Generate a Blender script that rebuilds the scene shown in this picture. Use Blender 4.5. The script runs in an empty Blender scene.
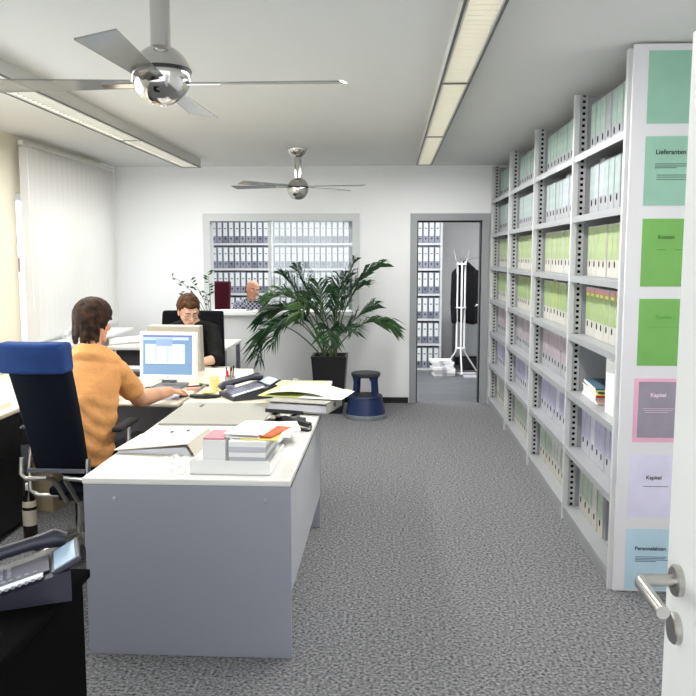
import bpy, bmesh, math, random
from mathutils import Vector as V, Matrix as M
import mathutils
R = math.radians
PI = math.pi
random.seed(7)
S = bpy.context.scene
COL = S.collection

# ------------------------------------------------------------------ camera, world, lights, exposure
cam = bpy.data.objects.new('camera', bpy.data.cameras.new('camera'))
COL.objects.link(cam)
cam.data.sensor_width = 36.0
cam.data.lens = 36.0 * 800 / 696
cam.data.clip_start = 0.05
cam.location = (0, 0, 1.62)
cam.rotation_euler = (R(90 - 6.631), 0, R(2.985))
S.camera = cam

w = bpy.data.worlds.new('world'); S.world = w; w.use_nodes = True
w.node_tree.nodes['Background'].inputs[0].default_value = (0.93, 0.96, 1.0, 1)
w.node_tree.nodes['Background'].inputs[1].default_value = 1.55

def area(name, loc, rot, sx, sy, power, col=(1, 1, 1), spread=180):
    l = bpy.data.lights.new(name, 'AREA'); l.shape = 'RECTANGLE'; l.size = sx; l.size_y = sy
    l.energy = power; l.color = col; l.spread = R(spread)
    o = bpy.data.objects.new(name, l); o.location = loc; o.rotation_euler = rot; COL.objects.link(o)
    return o
area('daylight_window', (-3.75, 7.15, 1.75), (0, R(-90), 0), 1.9, 2.6, 34, (0.95, 0.98, 1.0))
area('daylight_window_near', (-3.75, 3.6, 1.75), (0, R(-90), 0), 1.9, 2.6, 112, (0.97, 0.98, 1.0))
area('lamp_light_left', (-2.0, 5.5, 2.475), (0, 0, 0), 0.14, 4.9, 50, (1, 0.99, 0.985))
area('lamp_light_right', (0.33, 5.4, 2.475), (0, 0, 0), 0.11, 5.0, 58, (1, 0.99, 0.985))
area('back_room_light', (-0.4, 10.0, 2.5), (0, 0, 0), 3.5, 0.3, 78, (0.97, 0.98, 1.0))
S.view_settings.view_transform = 'Standard'
S.view_settings.look = 'None'
S.view_settings.exposure = 0.58
S.view_settings.gamma = 1.0
S.view_settings.use_curve_mapping = False

# ------------------------------------------------------------------ materials
def lin(c):
    return tuple(((x / 255) / 12.92 if x / 255 <= .04045 else ((x / 255 + .055) / 1.055) ** 2.4) for x in c) + (1,)
MATS = {}
def mat(name, col, rough=.5, metal=0, noise=None, bump=None, trans=0, emis=0, alpha=1, spec=.5, col2=None):
    """noise=(scale, amount) colour variation; bump=(scale, strength, distance)"""
    if name in MATS: return MATS[name]
    m = bpy.data.materials.new(name); m.use_nodes = True; MATS[name] = m
    nt = m.node_tree; b = nt.nodes['Principled BSDF']
    b.inputs['Base Color'].default_value = lin(col)
    b.inputs['Roughness'].default_value = rough
    b.inputs['Metallic'].default_value = metal
    b.inputs['Specular IOR Level'].default_value = spec
    b.inputs['Transmission Weight'].default_value = trans
    b.inputs['Alpha'].default_value = alpha
    m.diffuse_color = lin(col)
    if emis:
        b.inputs['Emission Color'].default_value = lin(col); b.inputs['Emission Strength'].default_value = emis
    tc = nt.nodes.new('ShaderNodeTexCoord')
    if noise:
        n = nt.nodes.new('ShaderNodeTexNoise'); n.inputs['Scale'].default_value = noise[0]; n.inputs['Detail'].default_value = 4
        r = nt.nodes.new('ShaderNodeValToRGB')
        r.color_ramp.elements[0].position = .32; r.color_ramp.elements[1].position = .68
        k = noise[1]
        c1 = col2 if col2 else tuple(max(0, x * (1 - k)) for x in col)
        c2 = col if col2 else tuple(min(255, x * (1 + k)) for x in col)
        r.color_ramp.elements[0].color = lin(c1); r.color_ramp.elements[1].color = lin(c2)
        nt.links.new(tc.outputs['Object'], n.inputs['Vector'])
        nt.links.new(n.outputs['Fac'], r.inputs['Fac']); nt.links.new(r.outputs['Color'], b.inputs['Base Color'])
    if bump:
        n2 = nt.nodes.new('ShaderNodeTexNoise'); n2.inputs['Scale'].default_value = bump[0]; n2.inputs['Detail'].default_value = 3
        bp = nt.nodes.new('ShaderNodeBump'); bp.inputs['Strength'].default_value = bump[1]; bp.inputs['Distance'].default_value = bump[2]
        nt.links.new(tc.outputs['Object'], n2.inputs['Vector'])
        nt.links.new(n2.outputs['Fac'], bp.inputs['Height']); nt.links.new(bp.outputs['Normal'], b.inputs['Normal'])
    return m

wall_m = mat('wall_paint', (240, 240, 240), .9, bump=(60, .15, .004))
cream_m = mat('cream_paint', (222, 215, 196), .9, bump=(60, .15, .004))
ceil_m = mat('ceiling_paint', (212, 212, 210), .95, bump=(80, .2, .004))
carpet_m = mat('carpet', (150, 150, 151), .97, noise=(75, 0), col2=(64, 64, 66), bump=(130, .35, .006), spec=.1)
backfloor_m = mat('dark_lino', (92, 95, 98), .45, noise=(6, .08))
frame_m = mat('grey_steel_frame', (152, 154, 156), .45)
frame_light_m = mat('pale_window_frame', (205, 207, 207), .5)
doordark_m = mat('grey_door_leaf', (128, 130, 133), .5)
shelf_m = mat('shelf_enamel', (190, 191, 190), .4)
shelfd_m = mat('shelf_enamel_grey', (156, 158, 160), .4)
post_m = mat('post_enamel', (200, 201, 200), .4)
hole_m = mat('black_void', (10, 10, 12), .9, spec=.05)
desk_m = mat('desk_laminate_white', (232, 230, 224), .28, noise=(3, .015))
deskcream_m = mat('desk_laminate_cream', (226, 218, 198), .32, noise=(3, .02))
deskpanel_m = mat('desk_panel_grey', (150, 151, 162), .45)
black_m = mat('black_plastic', (20, 20, 23), .45)
blackcloth_m = mat('black_fabric', (16, 17, 22), .92, bump=(180, .3, .003), spec=.15)
navy_m = mat('navy_fabric', (17, 20, 32), .9, bump=(200, .3, .003), spec=.15)
blue_m = mat('blue_fabric', (38, 64, 118), .85, noise=(9, .08), bump=(200, .3, .003), spec=.2)
red_m = mat('maroon_fabric', (74, 18, 32), .85, bump=(200, .3, .003), spec=.2)
chrome_m = mat('chrome', (205, 203, 200), .12, 1)
steel_m = mat('brushed_steel', (190, 188, 184), .28, 1)
alu_m = mat('aluminium', (186, 184, 178), .35, .85)
white_m = mat('white_plastic', (238, 238, 236), .4)
beige_m = mat('beige_plastic', (168, 162, 148), .5)
paper_m = mat('white_paper', (245, 245, 243), .85, spec=.2)
papergrey_m = mat('grey_paper', (200, 200, 206), .85, spec=.2)
card_m = mat('beige_cardboard', (203, 196, 180), .75, spec=.2)
cardgrey_m = mat('grey_cardboard', (164, 162, 153), .7, spec=.2)
lamp_m = mat('lamp_housing', (206, 205, 198), .45)
glow_m = mat('lamp_tube_glow', (255, 252, 240), .5, emis=4.5)
glowdim_m = mat('lamp_panel_glow', (255, 251, 238), .5, emis=.95)
slat_m = mat('lamp_louvre', (150, 150, 146), .3, .3)
glass_m = mat('window_glass', (235, 245, 245), .04, trans=1)
skin_m = mat('skin', (214, 160, 128), .55, noise=(14, .05), spec=.35)
skin2_m = mat('skin_pale', (222, 176, 150), .55, noise=(14, .05), spec=.35)
hair_m = mat('brown_hair', (72, 48, 33), .72, noise=(34, 0), col2=(20, 13, 10), spec=.2)
hair2_m = mat('chestnut_hair', (98, 64, 36), .7, noise=(34, 0), col2=(36, 22, 13), spec=.2)
orange_m = mat('orange_cotton', (224, 160, 100), .9, noise=(5, .04), bump=(11, .55, .03), spec=.15)
blackshirt_m = mat('black_shirt', (24, 24, 24), .9, bump=(14, .5, .02), spec=.15)
eye_m = mat('eye_white', (235, 232, 226), .3)
iris_m = mat('dark_iris', (40, 28, 22), .3)
lip_m = mat('lips', (176, 100, 92), .5)
leaf_m = mat('palm_leaf', (38, 76, 40), .45, noise=(5, 0), col2=(22, 52, 30))
leaf2_m = mat('palm_leaf_light', (82, 112, 62), .45, noise=(5, 0), col2=(40, 76, 42))
stem_m = mat('palm_stem', (84, 98, 62), .6)
pot_m = mat('black_planter', (22, 23, 25), .4)
soil_m = mat('soil', (44, 34, 27), .95, bump=(60, .6, .01))
stool_m = mat('blue_stool_plastic', (28, 44, 86), .35)
stooltop_m = mat('dark_rubber', (46, 47, 52), .7)
phone_m = mat('anthracite_plastic', (48, 48, 60), .35)
phone2_m = mat('grey_phone_face', (92, 92, 106), .4)
key_m = mat('phone_keys', (138, 142, 156), .4)
lcd_m = mat('phone_display', (176, 200, 224), .15)
yellow_m = mat('yellow_card', (240, 224, 120), .75, spec=.2)
ygreen_m = mat('yellow_green_card', (204, 212, 130), .75, spec=.2)
orangec_m = mat('orange_card', (226, 108, 72), .75, spec=.2)
pinkc_m = mat('pink_card', (220, 150, 160), .75, spec=.2)
redc_m = mat('red_card', (188, 52, 62), .7, spec=.2)
bottle_m = mat('dark_bottle', (30, 22, 18), .12)
labelp_m = mat('bottle_label', (214, 206, 184), .7)

def blind_mat():
    m = bpy.data.materials.new('blind_fabric'); m.use_nodes = True; nt = m.node_tree
    nt.nodes.clear()
    out = nt.nodes.new('ShaderNodeOutputMaterial'); mx = nt.nodes.new('ShaderNodeMixShader')
    d = nt.nodes.new('ShaderNodeBsdfDiffuse'); t = nt.nodes.new('ShaderNodeBsdfTranslucent')
    d.inputs[0].default_value = lin((206, 205, 202)); t.inputs[0].default_value = lin((240, 238, 232))
    mx.inputs[0].default_value = .16
    nt.links.new(d.outputs[0], mx.inputs[1]); nt.links.new(t.outputs[0], mx.inputs[2]); nt.links.new(mx.outputs[0], out.inputs[0])
    return m
blind_m = blind_mat()

def pane_mat():
    m = bpy.data.materials.new('sliding_pane_glass'); m.use_nodes = True; nt = m.node_tree
    nt.nodes.clear()
    out = nt.nodes.new('ShaderNodeOutputMaterial'); mx = nt.nodes.new('ShaderNodeMixShader')
    t = nt.nodes.new('ShaderNodeBsdfTransparent'); g = nt.nodes.new('ShaderNodeBsdfGlossy'); d = nt.nodes.new('ShaderNodeBsdfDiffuse')
    t.inputs[0].default_value = (.95, .97, .97, 1); g.inputs['Roughness'].default_value = .05
    d.inputs[0].default_value = (.8, .84, .84, 1)
    m2 = nt.nodes.new('ShaderNodeMixShader'); m2.inputs[0].default_value = .6
    nt.links.new(g.outputs[0], m2.inputs[1]); nt.links.new(d.outputs[0], m2.inputs[2])
    mx.inputs[0].default_value = .22
    nt.links.new(t.outputs[0], mx.inputs[1]); nt.links.new(m2.outputs[0], mx.inputs[2]); nt.links.new(mx.outputs[0], out.inputs[0])
    return m
pane_m = pane_mat()
def clear_mat(name, col, fac):
    m = bpy.data.materials.new(name); m.use_nodes = True; nt = m.node_tree; nt.nodes.clear()
    out = nt.nodes.new('ShaderNodeOutputMaterial'); mx = nt.nodes.new('ShaderNodeMixShader')
    t = nt.nodes.new('ShaderNodeBsdfTransparent'); g = nt.nodes.new('ShaderNodeBsdfPrincipled')
    g.inputs['Base Color'].default_value = lin(col); g.inputs['Roughness'].default_value = .1
    mx.inputs[0].default_value = fac
    nt.links.new(t.outputs[0], mx.inputs[1]); nt.links.new(g.outputs[0], mx.inputs[2]); nt.links.new(mx.outputs[0], out.inputs[0])
    return m
blade_m = clear_mat('smoked_acrylic', (120, 124, 122), .62)
tumbler_m = clear_mat('tumbler_glass', (236, 226, 150), .35)
clearbag_m = clear_mat('clear_plastic', (225, 228, 226), .55)

def check_mat():
    m = bpy.data.materials.new('checked_shirt'); m.use_nodes = True; nt = m.node_tree; b = nt.nodes['Principled BSDF']
    tc = nt.nodes.new('ShaderNodeTexCoord'); ck = nt.nodes.new('ShaderNodeTexChecker')
    ck.inputs['Scale'].default_value = 40; ck.inputs['Color1'].default_value = lin((58, 60, 74)); ck.inputs['Color2'].default_value = lin((170, 172, 182))
    nt.links.new(tc.outputs['Object'], ck.inputs['Vector']); nt.links.new(ck.outputs['Color'], b.inputs['Base Color'])
    b.inputs['Roughness'].default_value = .9
    return m
check_m = check_mat()

# ------------------------------------------------------------------ mesh helpers
class MB:
    def __init__(self): self.bm = bmesh.new()
    def box(self, x0, x1, y0, y1, z0, z1, bev=0, mx=None):
        vs = [self.bm.verts.new((x, y, z)) for x in (x0, x1) for y in (y0, y1) for z in (z0, z1)]
        if mx: 
            for v in vs: v.co = mx @ v.co
        q = [(0, 1, 3, 2), (4, 6, 7, 5), (0, 4, 5, 1), (2, 3, 7, 6), (0, 2, 6, 4), (1, 5, 7, 3)]
        fs = [self.bm.faces.new([vs[i] for i in f]) for f in q]
        if bev:
            es = list({e for f in fs for e in f.edges})
            bmesh.ops.bevel(self.bm, geom=es, offset=bev, segments=2, affect='EDGES', profile=.5)
        return self
    def poly(self, pts):
        self.bm.faces.new([self.bm.verts.new(p) for p in pts]); return self
    def prism(self, pts, d):
        """extrude polygon pts by vector d"""
        d = V(d); a = [self.bm.verts.new(p) for p in pts]; b = [self.bm.verts.new(V(p) + d) for p in pts]
        n = len(pts)
        self.bm.faces.new(a[::-1]); self.bm.faces.new(b)
        for i in range(n): self.bm.faces.new((a[i], a[(i + 1) % n], b[(i + 1) % n], b[i]))
        return self
    def tube(self, pts, r, n=10, cap=True):
        pts = [V(p) for p in pts]; k = len(pts)
        rs = r if isinstance(r, (list, tuple)) else [r] * k
        rings = []; up = None
        for i, p in enumerate(pts):
            t = (pts[min(i + 1, k - 1)] - pts[max(i - 1, 0)]).normalized()
            if up is None: up = t.orthogonal().normalized()
            up = (up - t * up.dot(t)); up = up.normalized() if up.length > 1e-6 else t.orthogonal().normalized()
            s = t.cross(up)
            rings.append([self.bm.verts.new(p + (up * math.cos(2 * PI * j / n) + s * math.sin(2 * PI * j / n)) * rs[i]) for j in range(n)])
        for a, b in zip(rings, rings[1:]):
            for j in range(n): self.bm.faces.new((a[j], a[(j + 1) % n], b[(j + 1) % n], b[j]))
        if cap:
            self.bm.faces.new(rings[0][::-1]); self.bm.faces.new(rings[-1])
        return self
    def lathe(self, prof, c=(0, 0, 0), n=24, sq=False):
        """prof list of (r,z)"""
        rings = []
        for r, z in prof:
            ring = []
            for j in range(n):
                a = 2 * PI * j / n + (PI / 4 if sq else 0)
                ring.append(self.bm.verts.new((c[0] + r * math.cos(a), c[1] + r * math.sin(a), c[2] + z)))
            rings.append(ring)
        for a, b in zip(rings, rings[1:]):
            for j in range(n): self.bm.faces.new((a[j], a[(j + 1) % n], b[(j + 1) % n], b[j]))
        self.bm.faces.new(rings[0][::-1]); self.bm.faces.new(rings[-1])
        return self
    def sph(self, c, r, n=16, mx=None):
        r = r if isinstance(r, (tuple, list)) else (r, r, r)
        g = bmesh.ops.create_uvsphere(self.bm, u_segments=n, v_segments=max(6, n // 2), radius=1)
        for v in g['verts']:
            v.co = V((v.co.x * r[0], v.co.y * r[1], v.co.z * r[2]))
            if mx: v.co = mx @ v.co
            v.co += V(c)
        return self
    def grid(self, f, nu, nv):
        g = [[self.bm.verts.new(f(i / nu, j / nv)) for j in range(nv + 1)] for i in range(nu + 1)]
        for i in range(nu):
            for j in range(nv): self.bm.faces.new((g[i][j], g[i + 1][j], g[i + 1][j + 1], g[i][j + 1]))
        return self
    def solidify(self, t):
        bmesh.ops.recalc_face_normals(self.bm, faces=self.bm.faces[:])
        bmesh.ops.solidify(self.bm, geom=self.bm.faces[:], thickness=t); return self
    def build(self, name, m, parent=None, smooth=False, loc=(0, 0, 0), rz=0):
        bmesh.ops.recalc_face_normals(self.bm, faces=self.bm.faces[:])
        me = bpy.data.meshes.new(name); self.bm.to_mesh(me); self.bm.free()
        for p in me.polygons: p.use_smooth = bool(smooth)
        me.materials.append(m)
        o = bpy.data.objects.new(name, me); COL.objects.link(o); o.parent = parent
        o.location = loc; o.rotation_euler = (0, 0, rz)
        if smooth and smooth != 'full':
            try:
                me.set_sharp_from_angle(angle=R(40))
            except Exception: pass
        return o
def box(name, m, x0, x1, y0, y1, z0, z1, parent=None, bev=0):
    return MB().box(x0, x1, y0, y1, z0, z1, bev).build(name, m, parent)
def tag(o, label, cat, group=None, kind=None):
    if label: o['label'] = label
    if cat: o['category'] = cat
    if group: o['group'] = group
    if kind: o['kind'] = kind
    return o
def thing(name, label, cat, loc=(0, 0, 0), rz=0, group=None):
    o = bpy.data.objects.new(name, None); o.empty_display_size = .1; COL.objects.link(o)
    o.location = loc; o.rotation_euler = (0, 0, rz)
    return tag(o, label, cat, group)
KIDS = {}
def dup(root, loc, rz=None, label=None, group=None):
    kids = KIDS.get(root.name)
    if kids is None:
        kids = [(c, list(c.children)) for c in root.children]; KIDS[root.name] = kids
    r = root.copy(); COL.objects.link(r); r.location = loc
    if rz is not None: r.rotation_euler = (0, 0, rz)
    if label: r['label'] = label
    if group: r['group'] = group
    for c, gs in kids:
        d = c.copy(); COL.objects.link(d); d.parent = r
        for g in gs:
            e = g.copy(); COL.objects.link(e); e.parent = d
    return r
def struct(o): o['kind'] = 'structure'; return o
def bez(a, b, c, n):
    a, b, c = V(a), V(b), V(c)
    return [a * (1 - t) ** 2 + b * 2 * t * (1 - t) + c * t * t for t in [i / n for i in range(n + 1)]]

# ------------------------------------------------------------------ setting
XL, XR, YF, ZC = -3.0, 1.52, 8.72, 2.57
WT = .13   # far wall thickness
YB = 12.4
def walls(name, m, boxes):
    b = MB()
    for q in boxes: b.box(*q)
    return struct(b.build(name, m))
struct(box('floor', carpet_m, XL - .15, XR + .15, -.6, YF + WT, -.06, 0))
struct(box('floor_back', backfloor_m, XL - .15, 2.0, YF + WT, YB + .1, -.06, 0))
struct(box('ceiling', ceil_m, XL - .15, XR + .15, -.6, YF, ZC, ZC + .06))
struct(box('ceiling_back', ceil_m, XL - .15, 2.0, YF, YB + .1, ZC, ZC + .06))
# far wall with the hatch window and the doorway
WX0, WX1, WZ0, WZ1 = -1.97, -.395, 1.0, 2.0
DX0, DX1, DZ = .28, 1.0, 2.0
walls('wall_far', wall_m, [(XL - .15, WX0, YF, YF + WT, 0, ZC), (WX0, WX1, YF, YF + WT, 0, WZ0), (WX0, WX1, YF, YF + WT, WZ1, ZC),
                           (WX1, DX0, YF, YF + WT, 0, ZC), (DX0, DX1, YF, YF + WT, DZ, ZC), (DX1, 2.0, YF, YF + WT, 0, ZC)])
struct(box('wall_right', wall_m, XR, XR + .12, .6, YF, 0, ZC))
# left wall with a window
LY0, LY1, LZ0, LZ1 = 6.36, 8.28, .86, 2.12
NY0, NY1 = 2.4, 4.8
walls('wall_left', cream_m, [(XL - .15, XL, -.6, NY0, 0, ZC), (XL - .15, XL, NY0, NY1, 0, LZ0), (XL - .15, XL, NY0, NY1, LZ1, ZC),
                             (XL - .15, XL, NY1, LY0, 0, ZC), (XL - .15, XL, LY0, LY1, 0, LZ0), (XL - .15, XL, LY0, LY1, LZ1, ZC)])
walls('wall_left_end', wall_m, [(XL - .15, XL, LY1, YF, 0, ZC)])
walls('wall_back_room', wall_m, [(XL - .15, 2.0, YB, YB + .1, 0, ZC)])
walls('wall_back_room_left', wall_m, [(XL - .15, XL, YF + WT, YB, 0, ZC)])
walls('wall_back_room_right', wall_m, [(1.9, 2.0, YF + WT, YB, 0, ZC)])
struct(box('baseboard_far', black_m, XL, DX0 - .07, YF - .015, YF, 0, .062))
for n, (a, b_) in enumerate(((LY0, LY1), (NY0, NY1))):
    wn = thing('window_%d' % (n + 1), None, None, (XL, (a + b_) / 2, LZ0)); wn['kind'] = 'structure'
    h = (b_ - a) / 2; H = LZ1 - LZ0
    f = MB()
    for y in (-h, -.03, h - .06): f.box(-.09, -.03, y, y + .06, 0, H)
    f.box(-.09, -.03, -h, h, 0, .06); f.box(-.09, -.03, -h, h, H - .06, H)
    f.build('window_frame', white_m, wn)
    box('window_pane', glass_m, -.065, -.058, -h, h, .03, H - .03, wn)
    box('window_sill', white_m, -.02, .3, -h - .04, h + .04, -.03, 0, wn, .006)
    box('window_handle', steel_m, -.03, 0.0, -h + .02, -h + .04, .62, .74, wn, .004)
# hatch window in the far wall
wn = thing('window_3', None, None, (0, YF, 0)); wn['kind'] = 'structure'
f = MB(); t = .065
f.box(WX0 - t, WX0 + .012, -.02, WT + .02, WZ0 - .0, WZ1 + t); f.box(WX1 - .012, WX1 + t, -.02, WT + .02, WZ0, WZ1 + t)
f.box(WX0 + .012, WX1 - .012, -.02, WT + .02, WZ1 - .012, WZ1 + t)
f.build('window_frame', frame_light_m, wn)
box('window_sill', white_m, WX0 - .09, WX1 + .09, -.1, WT + .06, WZ0 - .035, WZ0 + .012, wn, .006)
f = MB(); px0 = -1.335
f.box(px0, px0 + .03, .05, .07, WZ0 + .012, WZ1 - .012)
f.build('pane_edge', frame_light_m, wn)
box('sliding_pane', pane_m, px0 + .03, WX1 - .012, .056, .064, WZ0 + .012, WZ1 - .012, wn)
# doorway with open leaf
dr = thing('door_1', None, None, (0, YF, 0)); dr['kind'] = 'structure'
f = MB(); t = .062
f.box(DX0 - t, DX0 + .012, -.02, WT + .02, 0, DZ + t); f.box(DX1 - .012, DX1 + t, -.02, WT + .02, 0, DZ + t)
f.box(DX0 + .012, DX1 - .012, -.02, WT + .02, DZ - .012, DZ + t)
f.build('door_frame', frame_m, dr)
f = MB(); f.box(DX0 + .012, DX0 + .026, .05, .11, 0, DZ - .012); f.box(DX1 - .026, DX1 - .012, .05, .11, 0, DZ - .012); f.box(DX0 + .012, DX1 - .012, .05, .11, DZ - .03, DZ - .012)
f.build('door_seal', black_m, dr)
lm_ = M.Translation((DX1 - .03, WT + .03, 0)) @ M.Rotation(R(-9), 4, 'Z')
MB().box(0, .04, 0, .72, .01, DZ - .02, .003, lm_).build('door_leaf', doordark_m, dr)
l = MB(); l.tube([lm_ @ V(p) for p in ((0, .66, 1.03), (-.045, .66, 1.03), (-.05, .54, 1.03))], .01); l.build('door_handle', steel_m, dr, True)
# entrance door at the right edge of view
dr = thing('door_2', None, None, (.497, 1.4, 0), R(0)); dr['kind'] = 'structure'
box('door_leaf', white_m, 0, .04, -.92, 0, .008, 1.985, dr, .002)
hz = 1.068
h = MB(); h.lathe([(.027, 0), (.027, .009), (.024, .012)], n=28)
bmesh.ops.rotate(h.bm, verts=h.bm.verts[:], cent=(0, 0, 0), matrix=M.Rotation(R(-90), 3, 'Y'))
bmesh.ops.translate(h.bm, verts=h.bm.verts[:], vec=(0, -.062, hz)); h.build('handle_rose', steel_m, dr, True)
h = MB(); h.tube([(-.008, -.062, hz), (-.055, -.062, hz), (-.066, -.066, hz), (-.07, -.078, hz), (-.07, -.19, hz)], .0105, 14); h.build('door_handle', steel_m, dr, True)
h = MB(); h.lathe([(.027, 0), (.027, .009), (.024, .012)], n=28)
bmesh.ops.rotate(h.bm, verts=h.bm.verts[:], cent=(0, 0, 0), matrix=M.Rotation(R(-90), 3, 'Y'))
bmesh.ops.translate(h.bm, verts=h.bm.verts[:], vec=(0, -.062, hz - .085)); h.build('keyhole_plate', steel_m, dr, True)

# ------------------------------------------------------------------ vertical blind
bl = thing('vertical_blind', 'white vertical louvre blind over the window on the left wall', 'blind', (-2.9, 7.3, 0))
box('head_rail', lamp_m, -.02, .02, -1.03, 1.03, 2.48, 2.515, bl, .004)
ns = 18
for i in range(ns):
    y = -1.0 + 2.0 * (i + .5) / ns
    s = MB()
    c, sn = math.cos(R(62)), math.sin(R(62))
    def fn(u, v, y=y):
        a = (u - .5) * .126; cv = .009 * (1 - (2 * u - 1) ** 2)
        return (a * c * 1.0 + cv * sn, y + a * sn - cv * c, 2.475 - v * 1.56)
    s.grid(fn, 4, 6); s.build('louvre', blind_m, bl, True)
ch = MB(); ch.tube([(.03, -.98, 2.46), (.03, -.98, 1.2)], .003, 6); ch.build('bead_chain', white_m, bl)

# ------------------------------------------------------------------ ceiling lamps
def ceiling_lamp(x, y0, y1, wd, z0, label, glow, rail, slat):
    L = y1 - y0
    t = thing('ceiling_lamp', label, 'lamp', (x, y0, z0), 0)
    h = MB(); h.box(-wd / 2, -wd / 2 + rail, 0, L, 0, ZC - z0); h.box(wd / 2 - rail, wd / 2, 0, L, 0, ZC - z0)
    h.box(-wd / 2, wd / 2, 0, .02, 0, ZC - z0); h.box(-wd / 2, wd / 2, L - .02, L, 0, ZC - z0)
    h.box(-wd / 2 + rail, wd / 2 - rail, .02, L - .02, .045, ZC - z0)
    h.build('housing', lamp_m, t)
    box('diffuser', glow, -wd / 2 + rail, wd / 2 - rail, .02, L - .02, .04, .044, t)
    s = MB(); n = int(L / .062)
    for i in range(n):
        y = .03 + (L - .06) * i / (n - 1)
        s.box(-wd / 2 + rail, wd / 2 - rail, y - .002, y + .002, 0.004, .034)
    s.build('louvre', slat, t)
    e = MB(); 
    k = max(1, round(L / 1.72))
    for i in range(k + 1):
        y = min(max(L * i / k, .008), L - .008); e.box(-wd / 2 - .001, wd / 2 + .001, y - .01, y + .01, -.003, .003)
    for sx in (-1, 1): e.box(sx * wd / 2 - .005, sx * wd / 2 + .005, 0, L, -.004, .004)
    e.build('trim_edge', mat('lamp_trim_grey', (74, 76, 74), .4), t)
    return t
ceiling_lamp(-1.985, 2.4, 8.05, .185, 2.488, 'long lit white fluorescent ceiling lamp on the window side', glow_m, .03, slat_m)
ceiling_lamp(.33, 2.4, 8.06, .145, 2.5, 'long pale louvred ceiling lamp on the shelving side', glowdim_m, .014, mat('lamp_louvre_pale', (214, 212, 200), .35, .1))

# ------------------------------------------------------------------ ceiling fans
def fan(x, y, angles, label, bz=2.235):
    t = thing('ceiling_fan', label, 'fan', (x, y, 0), 0, None)
    MB().lathe([(.03, 2.49), (.075, 2.52), (.1, 2.56), (.1, ZC)], n=28).build('ceiling_cup', chrome_m, t, True)
    MB().lathe([(.033, 2.28), (.033, 2.5)], n=20).build('down_rod', chrome_m, t, True)
    MB().sph((0, 0, 2.215), .098, 32).build('motor_ball', chrome_m, t, True)
    MB().lathe([(.099, 2.222), (.1005, 2.228), (.099, 2.234)], n=32).build('ball_ring', black_m, t, True)
    for a in angles:
        mx = M.Rotation(R(a), 4, 'Z') @ M.Translation((0, 0, bz)) @ M.Rotation(R(9), 4, 'X')
        b = MB(); b.prism([mx @ V(p) for p in ((.1, -.035, 0), (.6, -.06, 0), (.615, .06, 0), (.1, .035, 0))], mx.to_3x3() @ V((0, 0, .005)))
        bo = b.build('blade', blade_m, t)
        b = MB(); b.prism([mx @ V(p) for p in ((.07, -.02, -.004), (.2, -.015, -.004), (.2, .015, -.004), (.07, .02, -.004))], mx.to_3x3() @ V((0, 0, .004)))
        b.build('blade_bracket', chrome_m, bo)
    return t
fan(-.835, 7.33, (172, 222, 352, 46), 'chrome ball ceiling fan with four smoked blades before the far wall')
fan(-.765, 2.72, (0, 90, 180, 270), 'chrome ball ceiling fan close overhead, cut by top edge of photo', 2.185)

# ------------------------------------------------------------------ shelving along the right wall
SX = 1.07
YP = [3.80, 4.85, 6.13, 7.39, 8.66]     # upright positions, near to far
ZS = [.05, .42, .767, 1.114, 1.461, 1.808, 2.155]   # board undersides, bottom to top
sh = thing('shelving_unit', 'long pale grey perforated steel shelving filled with file boxes along the right wall', 'shelf', (SX, 3.8, 0))
o0 = V((SX, 3.8, 0))
def perforated(b, x0, x1, y, z0, z1):
    """a sheet in the xz plane with two... one row of real slots"""
    ph = .034; xm0, xm1 = x0 + (x1 - x0) * .3, x0 + (x1 - x0) * .7
    b.box(x0, xm0, y, y + .003, z0, z1); b.box(xm1, x1, y, y + .003, z0, z1)
    z = z0
    while z < z1 - .001:
        b.box(xm0, xm1, y, y + .003, z, min(z + .017, z1)); z += ph
ptop = 2.545
for i, y in enumerate(YP):
    yy = y - 3.8
    u = MB(); u.box(0, .034, yy, yy + .03, 0, ptop, .002)
    up = u.build('upright', post_m, sh)
    if i:
        u = MB(); perforated(u, .034, .078, yy + .012, 0.0, ptop); u.build('perforated_strip', shelf_m, up)
        box('strip_backing', hole_m, .034, .08, yy + .02, yy + .03, 0, ptop, up)
        box('side_sheet', shelfd_m, .08, .4, yy + .012, yy + .024, 0.02, ptop - .01, sh)
    u = MB(); u.box(.39, .42, yy, yy + .03, 0, ptop); u.build('upright', post_m, sh)
for i in range(4):
    y0, y1 = YP[i] + .03 - 3.8, YP[i + 1] - 3.8
    for k, z in enumerate(ZS):
        b = MB(); b.box(.006, .4, y0 + .001, y1 - .001, z + .03, z + .036); b.box(.006, .014, y0 + .001, y1 - .001, z, z + .03)
        if k == 0: b.box(.014, .02, y0 + .001, y1 - .001, 0.002, z)
        b.build('shelf_board', shelfd_m, sh)
    box('back_sheet', shelfd_m, .4, .404, y0, y1, .02, 2.5, sh)
box('end_panel', mat('end_panel_enamel', (222, 220, 222), .5), .018, .44, -.02, -.001, 0.003, 2.56, sh, .002)

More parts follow.
